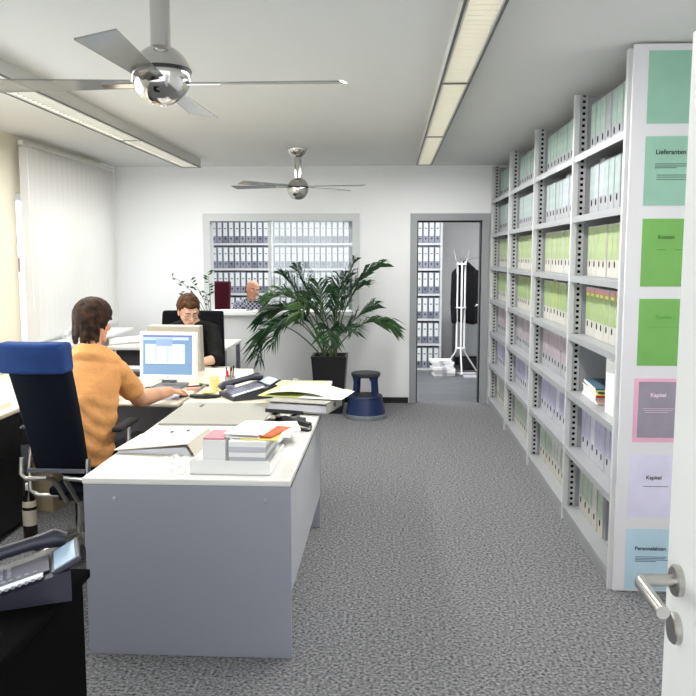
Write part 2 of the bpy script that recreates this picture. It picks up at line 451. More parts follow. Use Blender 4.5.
# notices on the end panel
def notice(x0, x1, z0, z1, col, label, head=None, lines=(), border=None, hcol=(40, 44, 50), frac=.76, hx=.5, hs=.02):
    m = mat('notice_' + label[:22].replace(' ', '_'), col, .45, noise=(7, .03), bump=(9, .25, .01))
    cx = (x0 + x1) / 2
    t = thing('notice', label, 'notice', (cx, 3.7795, z0))
    wd, ht = x1 - x0, z1 - z0
    box('sheet', m, -wd / 2, wd / 2, -.0012, 0, 0, ht, t)
    if border:
        box('inner_sheet', mat('notice_inner_grey', border, .4, noise=(9, .05)), -wd / 2 + .02, wd / 2 - .012, -.0018, -.0012, .022, ht - .016, t)
    hm = mat('ink_%d_%d' % (hcol[0], hcol[2]), hcol, .8)
    if head:
        c = bpy.data.curves.new('heading', 'FONT'); c.body = head; c.size = hs; c.align_x = 'CENTER'; c.align_y = 'CENTER'; c.extrude = .0003; c.offset = .0005
        tmp = bpy.data.objects.new('heading_curve', c); COL.objects.link(tmp)
        me = bpy.data.meshes.new_from_object(tmp.evaluated_get(bpy.context.evaluated_depsgraph_get())); me.name = 'heading'
        bpy.data.objects.remove(tmp); bpy.data.curves.remove(c)
        ob = bpy.data.objects.new('heading', me); COL.objects.link(ob); ob.parent = t; me.materials.clear(); me.materials.append(hm)
        ob.location = (wd * (hx - .5), -.0021, ht * frac); ob.rotation_euler = (R(90), 0, 0)
    if lines:
        b = MB()
        for (a, e, v) in lines: b.box(-wd / 2 + a * wd, -wd / 2 + e * wd, -.0024, -.0019, ht * v - .0016, ht * v + .0016)
        b.build('text_lines', mat('ink_soft_%d' % hcol[0], tuple(int(h * .6 + c_ * .4) for h, c_ in zip(hcol, border or col)), .8), t)
NX0, NX1 = 1.155, 1.385
pz = [(2.345, 2.67 - .14), (1.882, 2.2), (1.462, 1.804), (1.094, 1.42), (.745, 1.04), (.36, .68), (-.0, .3)]
pale = (146, 190, 168); lime = (114, 174, 84)
L3 = [(.2, .95, .56), (.2, .9, .53), (.2, .62, .5)]
notice(NX0, NX1, 2.21, 2.53, pale, 'blank pale green notice at the very top of the white end panel')
notice(NX0, NX1, 1.845, 2.155, pale, 'pale green notice with heading and text lines, second from top on end panel', 'Lieferanten', [(.2, .92, .6), (.2, .92, .57), (.2, .62, .545), (.24, .86, .44), (.24, .9, .41), (.24, .96, .375)], hs=.03, frac=.77)
notice(NX0 + .002, NX1, 1.475, 1.785, lime, 'bright green notice with short heading, upper of two on end panel', 'Kosten', [(.3, .48, .545), (.66, .98, .545)], hcol=(58, 104, 44), hs=.026, frac=.73, hx=.48)
notice(NX0 + .002, NX1, 1.105, 1.418, lime, 'bright green notice with faint heading, directly above the pink bordered notice', 'Kunden', [(.2, .9, .58)], hcol=(96, 164, 72), hs=.024, frac=.73)
notice(NX0 - .004, NX1 - .01, .74, 1.045, (232, 172, 194), 'grey notice in a pink border on end panel', 'Kapitel', [(.18, .84, .53), (.22, .8, .5), (.24, .72, .47)], border=(146, 138, 150), hcol=(246, 214, 228), hs=.026, frac=.74)
notice(NX0 - .012, NX1 - .01, .372, .678, (218, 214, 234), 'lavender notice with a bold heading on end panel', 'Kapitel', [(.28, .8, .5)], hs=.026, frac=.64, hcol=(44, 42, 60))
notice(NX0 - .014, NX1 - .01, .012, .315, (184, 212, 224), 'light blue notice lowest on the end panel beside door handle', 'Personalakten', [(.2, .84, .545), (.2, .8, .52), (.2, .96, .495), (.2, .62, .47)], hs=.026, frac=.68, hcol=(36, 50, 70))

# file boxes: one built per colour, then copied along the boards
FG = (196, 198, 198)
file_body = {}
def make_file(name, body, label, wd, hgt, top=None, tint=None):
    """front at x=0 facing -x, along y, origin at base centre"""
    t = thing('file_box', None, 'file box', (0, 0, -5))
    b = MB(); b.box(0, .27, -wd / 2, wd / 2, 0, hgt, .003); b.build('body', body, t)
    box('spine_label', label, -.0015, 0, -wd / 2 + .007, wd / 2 - .007, hgt * .335, hgt * .965, t)
    h = MB()
    pts = [(-.0022, .0085 * math.cos(2 * PI * j / 12), hgt * .25 + .018 * math.sin(2 * PI * j / 12)) for j in range(12)]
    h.prism(pts, (.0022, 0, 0)); h.build('finger_hole', hole_m, t)
    if top: 
        q = box('label_tip', top, -.0025, -.0015, -wd / 2 + .007, wd / 2 - .007, hgt * .9, hgt * .965, t)
        box('label_stripe', yellow_m, -.0025, -.0015, -wd / 2 + .02, wd / 2 - .02, hgt * .82, hgt * .88, t)
    return t
def lm(n, c): return mat('label_' + n, c, .6, noise=(22, .05), spec=.3)
fb_grey = mat('file_card_grey', (158, 160, 163), .6, spec=.3)
fb_white = mat('file_card_white', (186, 184, 177), .6, spec=.3)
ROWS = {6: (fb_grey, lm('pale_green', (150, 172, 162)), 'grey', 'pale green'),
        5: (fb_grey, lm('silver_green', (162, 178, 175)), 'grey', 'silver green'),
        4: (fb_white, lm('lime', (158, 174, 128)), 'white', 'lime'),
        3: (fb_white, lm('leaf_green', (148, 168, 114)), 'white', 'leaf green'),
        2: (fb_grey, lm('dusty_pink', (166, 154, 160)), 'grey', 'dusty pink'),
        1: (mat('file_card_pale', (176, 176, 182), .6, spec=.3), lm('lavender', (162, 160, 182)), 'pale', 'lavender'),
        0: (mat('file_card_cream', (182, 180, 170), .6, spec=.3), lm('mint_grey', (160, 172, 162)), 'cream', 'mint grey')}
ROWS_ALT = {6: lm('plain_grey', (150, 154, 156)), 5: lm('bluish_grey', (176, 184, 190)), 4: lm('grey_green', (162, 174, 142)), 3: lm('yellow_green', (160, 176, 92)),
            2: lm('greyish', (164, 162, 168)), 1: lm('white_lilac', (190, 188, 202)), 0: lm('white_grey', (184, 186, 180))}
ORD = ['first', 'second', 'third', 'fourth', 'fifth', 'sixth', 'seventh', 'eighth', 'ninth', 'tenth', 'eleventh', 'twelfth']
SHN = ['lowest', 'second lowest', 'third lowest', 'middle', 'third', 'second', 'top']
BAYN = ['nearest', 'second', 'third', 'farthest']
protos = {}
rf = random.Random(3)
for bay in range(4):
    ya, yb = YP[bay] + .045, YP[bay + 1] - .05
    n = 9 if bay == 0 else 11
    pitch = (yb - ya) / n
    for row in range(7):
        if bay == 0 and row == 2: continue
        body, lab, bn, ln = ROWS[row]
        for i in range(n):           # i counts from the left in the photo, i.e. from the far end
            y = yb - pitch * (i + .5)
            if bay == 0 and row == 0 and i >= 5: continue
            alt = rf.random() < .16
            if row == 3 and bay == 0: alt = False
            tall = .3 if (alt and rf.random() < .3) else .286
            if row == 5 and bay == 0 and i == 7: tall = .304
            key = (row, n, alt, tall, row == 3 and bay == 0)
            lb = 'pale' if (alt and row in (1, 2, 0)) else ('greyish' if alt else ln)
            label = '%s file box, %s label, %s from left, %s shelf, %s bay' % (bn, lb, ORD[i], SHN[row], BAYN[bay])
            loc = (SX + .084 + rf.uniform(0, .006), y, ZS[row] + .0368)
            g = 'file boxes on the %s shelf of the %s bay' % (SHN[row], BAYN[bay])
            if key not in protos:
                p = make_file('f', body, ROWS_ALT[row] if alt else lab, pitch - .004, tall, pinkc_m if key[4] else None)
                p.location = loc; p['label'] = label; p['group'] = g; protos[key] = p
            else: dup(protos[key], loc, None, label, g)
# near bay, middle shelf: loose folders and a white box
zb = ZS[2] + .0368
cols = [(card_m, 'beige'), (pinkc_m, 'pink'), (cardgrey_m, 'grey'), (redc_m, 'red'), (yellow_m, 'yellow'), (black_m, 'black'), (ygreen_m, 'yellow-green'), (mat('teal_card', (60, 92, 110), .7), 'dark teal')]
z = zb
for i, (m, c) in enumerate(cols):
    hh = (.014, .01, .013, .014, .01, .008, .009, .01)[i]
    t = thing('folder', '%s folder in the flat stack on the half-empty shelf' % c, 'folder', (SX + .2, 4.56, z), R(rf.uniform(-4, 4)), 'folders stacked flat on the shelf')
    box('cover', m, -.13, .15, -.19, .19, 0, hh, t, .002); box('pages', paper_m, -.132, -.13, -.18, .18, .002, hh - .002, t)
    z += hh + .0005
t = thing('storage_box', 'white upright box on the half-empty shelf beside the folder stack', 'box', (SX + .06, 4.1, zb))
box('body', paper_m, 0, .3, -.22, .1, 0, .285, t, .003); box('lid_flap', white_m, -.003, 0, -.21, .09, .2, .28, t)
# near bay, lowest shelf: open grey box with two black clips
t = thing('archive_box', 'open grey box with two dark slots on the lowest shelf of nearest bay', 'box', (SX + .09, 4.055, ZS[0] + .0368))
b = MB(); b.box(0, .3, .16, .17, 0, .27); b.box(.29, .3, -.16, .16, 0, .27); b.box(0, .29, -.17, .16, 0, .01); b.build('body', fb_grey, t)
for zz in (.12, .2): box('slot', hole_m, .08, .17, .154, .16, zz, zz + .022, t)

# ------------------------------------------------------------------ desks
def desk(name, label, x0, x1, y0, y1, top_m, panels, z=.74, modesty=None):
    t = thing(name, label, 'desk', (x0, y0, 0))
    W, D = x1 - x0, y1 - y0
    box('desktop', top_m, 0, W, 0, D, z - .027, z, t, .006)
    for p in panels: box('side_panel', deskpanel_m, *p, t, .003)
    if modesty: box('modesty_panel', mat('desk_modesty_lamplit', (188, 188, 193), .45), *modesty, t, .003)  # paler colour carries the right lamp's light on this side of the desk
    return t
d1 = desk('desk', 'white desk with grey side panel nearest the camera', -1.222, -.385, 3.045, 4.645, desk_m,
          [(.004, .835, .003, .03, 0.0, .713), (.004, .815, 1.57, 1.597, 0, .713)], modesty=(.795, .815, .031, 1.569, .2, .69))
for x in (.13, .735):
    b = MB(); b.lathe([(.011, 0), (.011, .003), (.008, .005)], n=16)
    bmesh.ops.rotate(b.bm, verts=b.bm.verts[:], cent=(0, 0, 0), matrix=M.Rotation(R(90), 3, 'X')); bmesh.ops.translate(b.bm, verts=b.bm.verts[:], vec=(x, .003, .655))
    b.build('screw_cap', mat('screw_cap_grey', (160, 161, 172), .4), d1, True)
b = MB(); b.box(.826, .838, .02, 1.58, .7055, .7125); b.build('edge_rail', mat('dark_edge_rail', (90, 88, 84), .5), d1)
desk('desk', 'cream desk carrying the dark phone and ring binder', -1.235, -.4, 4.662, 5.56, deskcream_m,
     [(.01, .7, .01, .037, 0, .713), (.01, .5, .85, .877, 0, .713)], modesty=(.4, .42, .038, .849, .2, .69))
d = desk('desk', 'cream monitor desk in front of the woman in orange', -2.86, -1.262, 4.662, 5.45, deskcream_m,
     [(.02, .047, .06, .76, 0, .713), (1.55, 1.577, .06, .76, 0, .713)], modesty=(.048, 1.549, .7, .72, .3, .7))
b = MB(); b.tube([(0.005, 0, .7265), (1.593, 0, .7265)], .0135, 12); b.build('rounded_edge', deskcream_m, d, True)
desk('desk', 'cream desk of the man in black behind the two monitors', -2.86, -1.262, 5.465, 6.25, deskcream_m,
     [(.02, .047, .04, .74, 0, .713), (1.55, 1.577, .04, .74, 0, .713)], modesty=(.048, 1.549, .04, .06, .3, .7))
d = thing('desk', 'long low white counter with black underside along the left wall', 'desk', (-2.99, 2.2, 0))
box('desktop', deskcream_m, 0, .845, 0, 2.44, .713, .74, d, .006)
box('cabinet', mat('black_cabinet', (24, 26, 28), .5), 0.03, .78, 1.4, 2.38, 0.02, .712, d, .003)
box('cabinet_door', mat('black_cabinet_door', (30, 32, 34), .45), .78, .795, 1.42, 1.9, .05, .69, d, .002)
box('cabinet_door', MATS['black_cabinet_door'], .78, .795, 1.91, 2.37, .05, .69, d, .002)
d = thing('side_table', 'white table under the blind behind the man in black', 'table', (-2.75, 7.52, 0))
box('tabletop', desk_m, 0, 1.2, 0, .8, .71, .74, d, .005)
for (x, y) in ((.04, .04), (1.14, .04), (.04, .74), (1.14, .74)): box('leg', deskpanel_m, x, x + .04, y, y + .04, 0, .71, d)
box('shade_panel', mat('under_table_shade', (74, 72, 78), .6), .09, 1.13, .1, .12, .1, .7, d)  # dark sheet stands in for the shade under the table
# foreground table carrying the near phone
d = thing('side_table', 'dark table in the lower left foreground under the near phone', 'table', (-1.42, 1.5, 0))
box('tabletop', mat('matt_black_top', (14, 14, 15), .95, spec=.03), 0, .585, 0, .62, .72, .745, d, .004)
box('cabinet', MATS['matt_black_top'], .02, .57, .03, .6, 0.01, .72, d, .003)

# ------------------------------------------------------------------ people and soft blobs
def ell(c, r, mx=None, n=12):
    pts = []
    for i in range(n + 1):
        th = PI * i / n
        for j in range(2 * n):
            ph = PI * j / n
            p = V((r[0] * math.sin(th) * math.cos(ph), r[1] * math.sin(th) * math.sin(ph), r[2] * math.cos(th)))
            if mx: p = mx @ p
            pts.append(p + V(c))
    return pts
def sphp(c, r, n=8): return ell(c, (r, r, r), None, n)
def cap(a, b, ra, rb, n=8): return sphp(a, ra, n) + sphp(b, rb, n)
def fru(a, b, ra, rb, n=20):
    a, b = V(a), V(b); t = (b - a).normalized(); u = t.orthogonal().normalized(); s = t.cross(u)
    return [c + (u * math.cos(2 * PI * j / n) + s * math.sin(2 * PI * j / n)) * r for c, r in ((a, ra), (b, rb)) for j in range(n)]
def blob(name, prims, m, parent, base, voxel=.007, it=4, disp=None):
    bm = bmesh.new()
    for pts in prims:
        vs = [bm.verts.new(V(p) - V(base)) for p in pts]
        r = bmesh.ops.convex_hull(bm, input=vs)
        junk = [g for g in r['geom_interior'] if isinstance(g, bmesh.types.BMVert)]
        bmesh.ops.delete(bm, geom=junk, context='VERTS')
    me = bpy.data.meshes.new(name); bm.to_mesh(me); bm.free()
    o = bpy.data.objects.new(name, me); COL.objects.link(o)
    md = o.modifiers.new('r', 'REMESH'); md.mode = 'VOXEL'; md.voxel_size = voxel
    sm = o.modifiers.new('s', 'SMOOTH'); sm.factor = .5; sm.iterations = it
    dg = bpy.context.evaluated_depsgraph_get()
    nm = bpy.data.meshes.new_from_object(o.evaluated_get(dg))
    o.modifiers.clear(); o.data = nm; bpy.data.meshes.remove(me); nm.name = name
    nm.materials.clear(); nm.materials.append(m)
    if disp:
        for v in nm.vertices: v.co = V(disp(v.co + V(base), v.normal.copy())) - V(base)
    for p in nm.polygons: p.use_smooth = True
    o.parent = parent
    return o
def head_prims(T, smile=0):
    q = T.to_3x3()
    P = lambda x, y, z: T @ V((x, y, z))
    E = lambda c, r: ell(P(*c), r, q)
    return [E((0, -.015, .03), (.074, .093, .084)), E((0, .01, -.03), (.06, .075, .075)), E((0, .035, -.062), (.045, .045, .045)),
            cap(P(-.012, .066, -.092), P(.012, .066, -.092), .02, .02),
            cap(P(0, .085, .015), P(0, .104, -.022), .007, .013), cap(P(-.011, .092, -.027), P(.011, .092, -.027), .008, .008),
            cap(P(-.034, .072, .024), P(.034, .072, .024), .012, .012), E((-.042, .055, -.025), (.022, .025, .024)), E((.042, .055, -.025), (.022, .025, .024)),
            cap(P(-.018, .078, -.057), P(.018, .078, -.057), .0085, .0085), cap(P(-.015, .077, -.066), P(.015, .077, -.066), .0085, .0085),
            E((-.076, -.008, -.008), (.009, .02, .033)), E((.076, -.008, -.008), (.009, .02, .033))]
def face_bits(T, parent, base, body, glasses=False, brow=None, smile=0):
    q = T.to_3x3(); P = lambda x, y, z: T @ V((x, y, z)) - V(base)
    for s in (-1, 1):
        e = MB(); e.sph(P(s * .031, .0725, .001), (.0115, .0115, .0085), 14); eo = e.build('eye', eye_m, parent, 'full')
        e = MB(); e.sph(P(s * .031, .0815, .0), .0055, 10); e.build('iris', iris_m, eo, 'full')
        if brow:
            b = MB(); b.tube([P(s * .012, .089, .022), P(s * .03, .09, .029), P(s * .05, .075, .022)], [.003, .0042, .002], 8); b.build('eyebrow', brow, parent, True)
    k = .008 * smile
    l = MB(); l.tube([P(-.028, .072, -.061 + k), P(-.012, .085, -.0625), P(0, .088, -.0635 - k * .3), P(.012, .085, -.0625), P(.028, .072, -.061 + k)], [.002, .0055, .006, .0055, .002], 8); l.build('lips', lip_m, parent, True)
    if glasses:
        g = MB()
        for s in (-1, 1):
            ring = [P(s * .033 + .024 * math.cos(a), .1, .002 + .016 * math.sin(a)) for a in [2 * PI * i / 18 for i in range(19)]]
            g.tube(ring, .0013, 6, False)
            g.tube([P(s * .057, .099, .006), P(s * .078, .06, .006), P(s * .082, 0, .004)], .0013, 6)
        g.tube([P(-.009, .1, .004), P(.009, .1, .004)], .0013, 6)
        g.build('glasses', mat('spectacle_metal', (70, 60, 56), .3, .8), parent, True)
def hand_prims(wrist, fdir, palm_n, side, curl=.35, sc=1.0):
    """wrist point, finger direction, palm normal (out of palm), side=+1 thumb to cross(fdir,palm_n)"""
    w_ = V(wrist); f = V(fdir).normalized(); n = V(palm_n); n = (n - f * n.dot(f)).normalized(); s = f.cross(n) * side
    P = lambda a, b, c: w_ + (f * a + s * b + n * c) * sc
    pr = [cap(w_, P(.02, 0, 0), .026 * sc, .024 * sc), sphp(P(.03, .022, 0), .016 * sc) + sphp(P(.03, -.022, 0), .015 * sc) + sphp(P(.085, .03, 0), .0125 * sc) + sphp(P(.08, -.032, 0), .011 * sc)]
    for (b, l, r) in ((.03, .074, .0085), (.01, .084, .0088), (-.011, .078, .0084), (-.031, .06, .0074)):
        a0 = .085; p0 = P(a0, b, 0); ang = 0; pts = [p0]
        for kk, fr_ in enumerate((.45, .32, .23)):
            ang += curl * (.6 if kk == 0 else 1)
            pts.append(pts[-1] + (f * math.cos(ang) + n * math.sin(ang) + s * b * .8) * l * fr_ * sc)
        for kk in range(3): pr.append(cap(pts[kk], pts[kk + 1], r * (1 - .08 * kk) * sc, r * (.92 - .08 * kk) * sc, 6))
    t0 = P(.03, .03, .004); t1 = P(.062, .054, .014); t2 = P(.09, .06, .022)
    pr += [cap(t0, t1, .0135 * sc, .0105 * sc, 6), cap(t1, t2, .0105 * sc, .0085 * sc, 6)]
    return pr
def fwd_matrix(c, yaw, pitch, roll=0):
    return M.Translation(c) @ M.Rotation(yaw, 4, 'Z') @ M.Rotation(pitch, 4, 'X') @ M.Rotation(roll, 4, 'Y')
def locks(T, n, base, name, m, parent, lower, r0, length_fn, seed, crown=(0, -.03, .115), rad=(.083, .103, .093), cen=(0, -.015, .03), phi=(0, 360), volume=1.0):
    """hair: cap plus tapered locks that follow the skull from the crown downward"""
    rnd = random.Random(seed); prims = []
    for k in range(n):
        ph = R(phi[0] + (phi[1] - phi[0]) * (k + rnd.uniform(-.4, .4)) / n)
        L = length_fn(math.degrees(ph) % 360) * rnd.uniform(.9, 1.08)
        st = rnd.uniform(.1, .7); pts = []
        for q in range(7):
            th = st + (L - st) * q / 6
            rr = volume * (1 + .05 * rnd.uniform(-1, 1) * (q > 3))
            if th > PI * .62:      # below the widest part hang straight down
                k0 = PI * .62; dz = (th - k0) * .1
                p = V((cen[0] + rad[0] * rr * math.sin(k0) * math.cos(ph), cen[1] + rad[1] * rr * math.sin(k0) * math.sin(ph), cen[2] + rad[2] * math.cos(k0) - dz))
            else:
                p = V((cen[0] + rad[0] * rr * math.sin(th) * math.cos(ph), cen[1] + rad[1] * rr * math.sin(th) * math.sin(ph), cen[2] + rad[2] * rr * math.cos(th)))
            pts.append(T @ p)
        for q in range(6):
            f0, f1 = 1 - .1 * q, 1 - .1 * (q + 1)
            prims.append(cap(pts[q], pts[q + 1], r0 * max(f0, .35), r0 * max(f1, .3), 5))
    return prims

# --- woman in orange, seen from behind
def woman():
    base = V((-1.6, 4.1, 0))
    t = thing('person', 'seated woman with brown hair and orange t-shirt seen from behind', 'person', base)
    T = fwd_matrix((-1.605, 4.265, 1.258), R(-24), R(-8)) @ M.Scale(.955, 4)
    sR, sL = V((-1.468, 4.21, 1.0)), V((-1.765, 4.21, 1.0))
    eR, wR = V((-1.435, 4.46, .80)), V((-1.335, 4.735, .797))
    eL, wL = V((-1.82, 4.40, .79)), V((-1.70, 4.64, .79))
    hipR, hipL = V((-1.5, 4.12, .52)), V((-1.7, 4.12, .52))
    kR, kL = V((-1.47, 4.53, .53)), V((-1.72, 4.53, .53))
    aR, aL = V((-1.47, 4.5, .09)), V((-1.72, 4.5, .09))
    body = head_prims(T)
    body += [cap(T @ V((0, -.03, -.05)), (-1.6, 4.19, 1.1), .054, .06)]
    body += [ell((-1.6, 4.17, 1.0), (.15, .09, .09)) + ell((-1.6, 4.1, .72), (.13, .09, .1)), ell((-1.6, 4.1, .72), (.13, .09, .1)) + ell((-1.6, 4.09, .53), (.15, .1, .08))]
    for s, e, wv, sg in ((sR, eR, wR, 1), (sL, eL, wL, -1)):
        body += [cap((s * .7 + V((-1.6, 4.2, 1.03)) * .3), s, .06, .055), cap(s, e, .054, .049), cap(e, e.lerp(wv, .3), .05, .05), cap(e.lerp(wv, .3), wv, .05, .031)]
    fd = (V((-1.27, 4.93, .77)) - wR)
    body += hand_prims(wR, (fd.x, fd.y, -.02), (0, .1, -1), -1, .32)
    body += hand_prims(wL, (.35, .93, -.05), (0, .1, -1), 1, .25)
    for h, k, a in ((hipR, kR, aR), (hipL, kL, aL)): body += [cap(h, k, .07, .052), cap(k, a, .05, .035)]
    bo = blob('body', body, skin_m, t, base, .006, 4)
    # t-shirt
    sh_ = [ell((-1.61, 4.18, 1.02), (.175, .098, .07)) + ell((-1.61, 4.13, .86), (.17, .118, .1)), ell((-1.61, 4.13, .86), (.17, .118, .1)) + ell((-1.615, 4.09, .68), (.16, .118, .1)),
           ell((-1.615, 4.09, .68), (.16, .118, .1)) + fru((-1.615, 4.09, .6), (-1.615, 4.09, .53), .15, .15),
           ell((-1.6, 4.19, 1.055), (.165, .088, .06)) + fru((-1.6, 4.19, 1.09), (-1.6, 4.2, 1.14), .1, .075)]
    for s, e in ((sR, eR), (sL, eL)):
        sh_ += [sphp(s, .064) + sphp(V((-1.6, 4.19, 1.03)).lerp(s, .5), .075), sphp(s, .064) + fru(s.lerp(e, .3), s.lerp(e, .72), .064, .066)]
    def folds(p, n):
        k = max(0, min(1, (1.0 - p.z) / .3))
        a = math.sin(p.z * 74 + p.x * 22 + 3 * math.sin(p.x * 16)) * .005 * k + math.sin(p.z * 31 - p.x * 40 + p.y * 20) * .002
        return p + n * a
    blob('t_shirt', sh_, orange_m, t, base, .007, 3, folds)
    tr = [ell((-1.61, 4.1, .515), (.165, .125, .085))]
    for h, k, a in ((hipR, kR, aR), (hipL, kL, aL)): tr += [cap(h, k, .088, .066), cap(k, k.lerp(a, .3), .066, .06) , cap(k.lerp(a, .3), a, .06, .05)]
    blob('trousers', tr, blackcloth_m, t, base, .009, 3)
    for a in (aR, aL):
        s = MB(); s.sph(V(a) + V((0, .05, -.045)) - base, (.042, .12, .04), 16); s.build('shoe', black_m, t, 'full')
    def ln(d):
        # 90 = face, 270 = nape
        if 35 < d < 145: return 1.0 if 60 < d < 120 else 1.15
        if d < 12 or d > 345: return 2.2
        if 168 < d < 195: return 2.2
        if d <= 35 or (145 <= d <= 168): return 1.6
        return 2.95
    hp = [ell(T @ V((0, -.024, .036)), (.094, .106, .09), T.to_3x3()), ell(T @ V((0, -.055, -.01)), (.083, .072, .085), T.to_3x3()), ell(T @ V((0, .012, .075)), (.07, .08, .05), T.to_3x3())]
    hp += locks(T, 84, base, 'hair', hair_m, t, None, .0135, ln, 5, rad=(.098, .114, .102))
    blob('hair', hp, hair_m, t, base, .0045, 1)
    face_bits(T, t, base, bo, brow=hair_m)
woman()

def man_black():
    base = V((-1.6, 6.55, 0))
    t = thing('person', 'man with chestnut hair and glasses in black behind the monitors', 'person', base)
    T = fwd_matrix((-1.6, 6.29, 1.172), R(180 + 30), R(-22), R(0))
    c = V((-1.6, 6.42, 1.03))
    sL, sR = V((-1.44, 6.42, 1.0)), V((-1.78, 6.44, 1.0))
    eL, wL = V((-1.36, 6.2, .805)), V((-1.5, 6.0, .79))
    eR, wR = V((-1.84, 6.2, .805)), V((-1.7, 6.0, .79))
    hL, hR = V((-1.5, 6.6, .53)), V((-1.7, 6.6, .53)); kL, kR = V((-1.45, 6.3, .56)), V((-1.75, 6.3, .56)); 
    kL.y -= .14; kR.y -= .14
    aL, aR = V((-1.45, 6.2, .09)), V((-1.75, 6.2, .09))
    body = head_prims(T) + [cap(T @ V((0, -.03, -.05)), (-1.6, 6.42, 1.07), .055, .062), ell((-1.6, 6.46, 1.0), (.15, .09, .09)) + ell((-1.6, 6.58, .6), (.14, .1, .1))]
    for s, e, wv in ((sL, eL, wL), (sR, eR, wR)): body += [cap(c.lerp(s, .6), s, .06, .055), cap(s, e, .048, .042), cap(e, wv, .042, .027)]
    body += hand_prims(wL, (-.5, -.85, 0), (0, 0, -1), 1, .3) + hand_prims(wR, (.5, -.85, 0), (0, 0, -1), -1, .3)
    for h, k, a in ((hL, kL, aL), (hR, kR, aR)): body += [cap(h, k, .07, .052), cap(k, a, .05, .035)]
    bo = blob('body', body, skin2_m, t, base, .006, 4)
    sh_ = [ell((-1.6, 6.44, 1.0), (.19, .1, .075)) + ell((-1.6, 6.5, .8), (.18, .12, .1)), ell((-1.6, 6.5, .8), (.18, .12, .1)) + ell((-1.6, 6.57, .56), (.18, .13, .08)),
           ell((-1.6, 6.44, 1.02), (.16, .085, .06)) + fru((-1.6, 6.43, 1.02), (-1.6, 6.415, 1.09), .085, .068)]
    for s, e, wv in ((sL, eL, wL), (sR, eR, wR)):
        sh_ += [sphp(s, .066) + sphp(c.lerp(s, .5), .078), cap(s, e, .064, .056), sphp(e, .056) + fru(e, e.lerp(wv, .22), .054, .054)]
    blob('shirt', sh_, blackshirt_m, t, base, .008, 3, lambda p, n: p + n * math.sin(p.z * 60 + p.x * 40) * .003)
    tr = []
    for h, k, a in ((hL, kL, aL), (hR, kR, aR)): tr += [cap(h, k, .088, .068), cap(k, a, .066, .05)]
    blob('trousers', tr, navy_m, t, base, .01, 3)
    for a in (aL, aR):
        s = MB(); s.sph(V(a) + V((0, -.05, -.045)) - base, (.042, .12, .04), 16); s.build('shoe', black_m, t, 'full')
    def ln(d):
        if 40 < d < 140: return 1.12
        if d < 15 or d > 345 or 165 < d < 195: return 1.65
        if d <= 40 or 140 <= d <= 165: return 1.4
        return 2.2
    hp = [ell(T @ V((0, -.026, .045)), (.08, .09, .085), T.to_3x3()), ell(T @ V((0, .02, .085)), (.066, .075, .042), T.to_3x3())]
    hp += locks(T, 52, base, 'hair', hair2_m, t, None, .017, ln, 9, rad=(.084, .105, .102))
    blob('hair', hp, hair2_m, t, base, .005, 1)
    face_bits(T, t, base, bo, glasses=True, brow=hair2_m)
man_black()

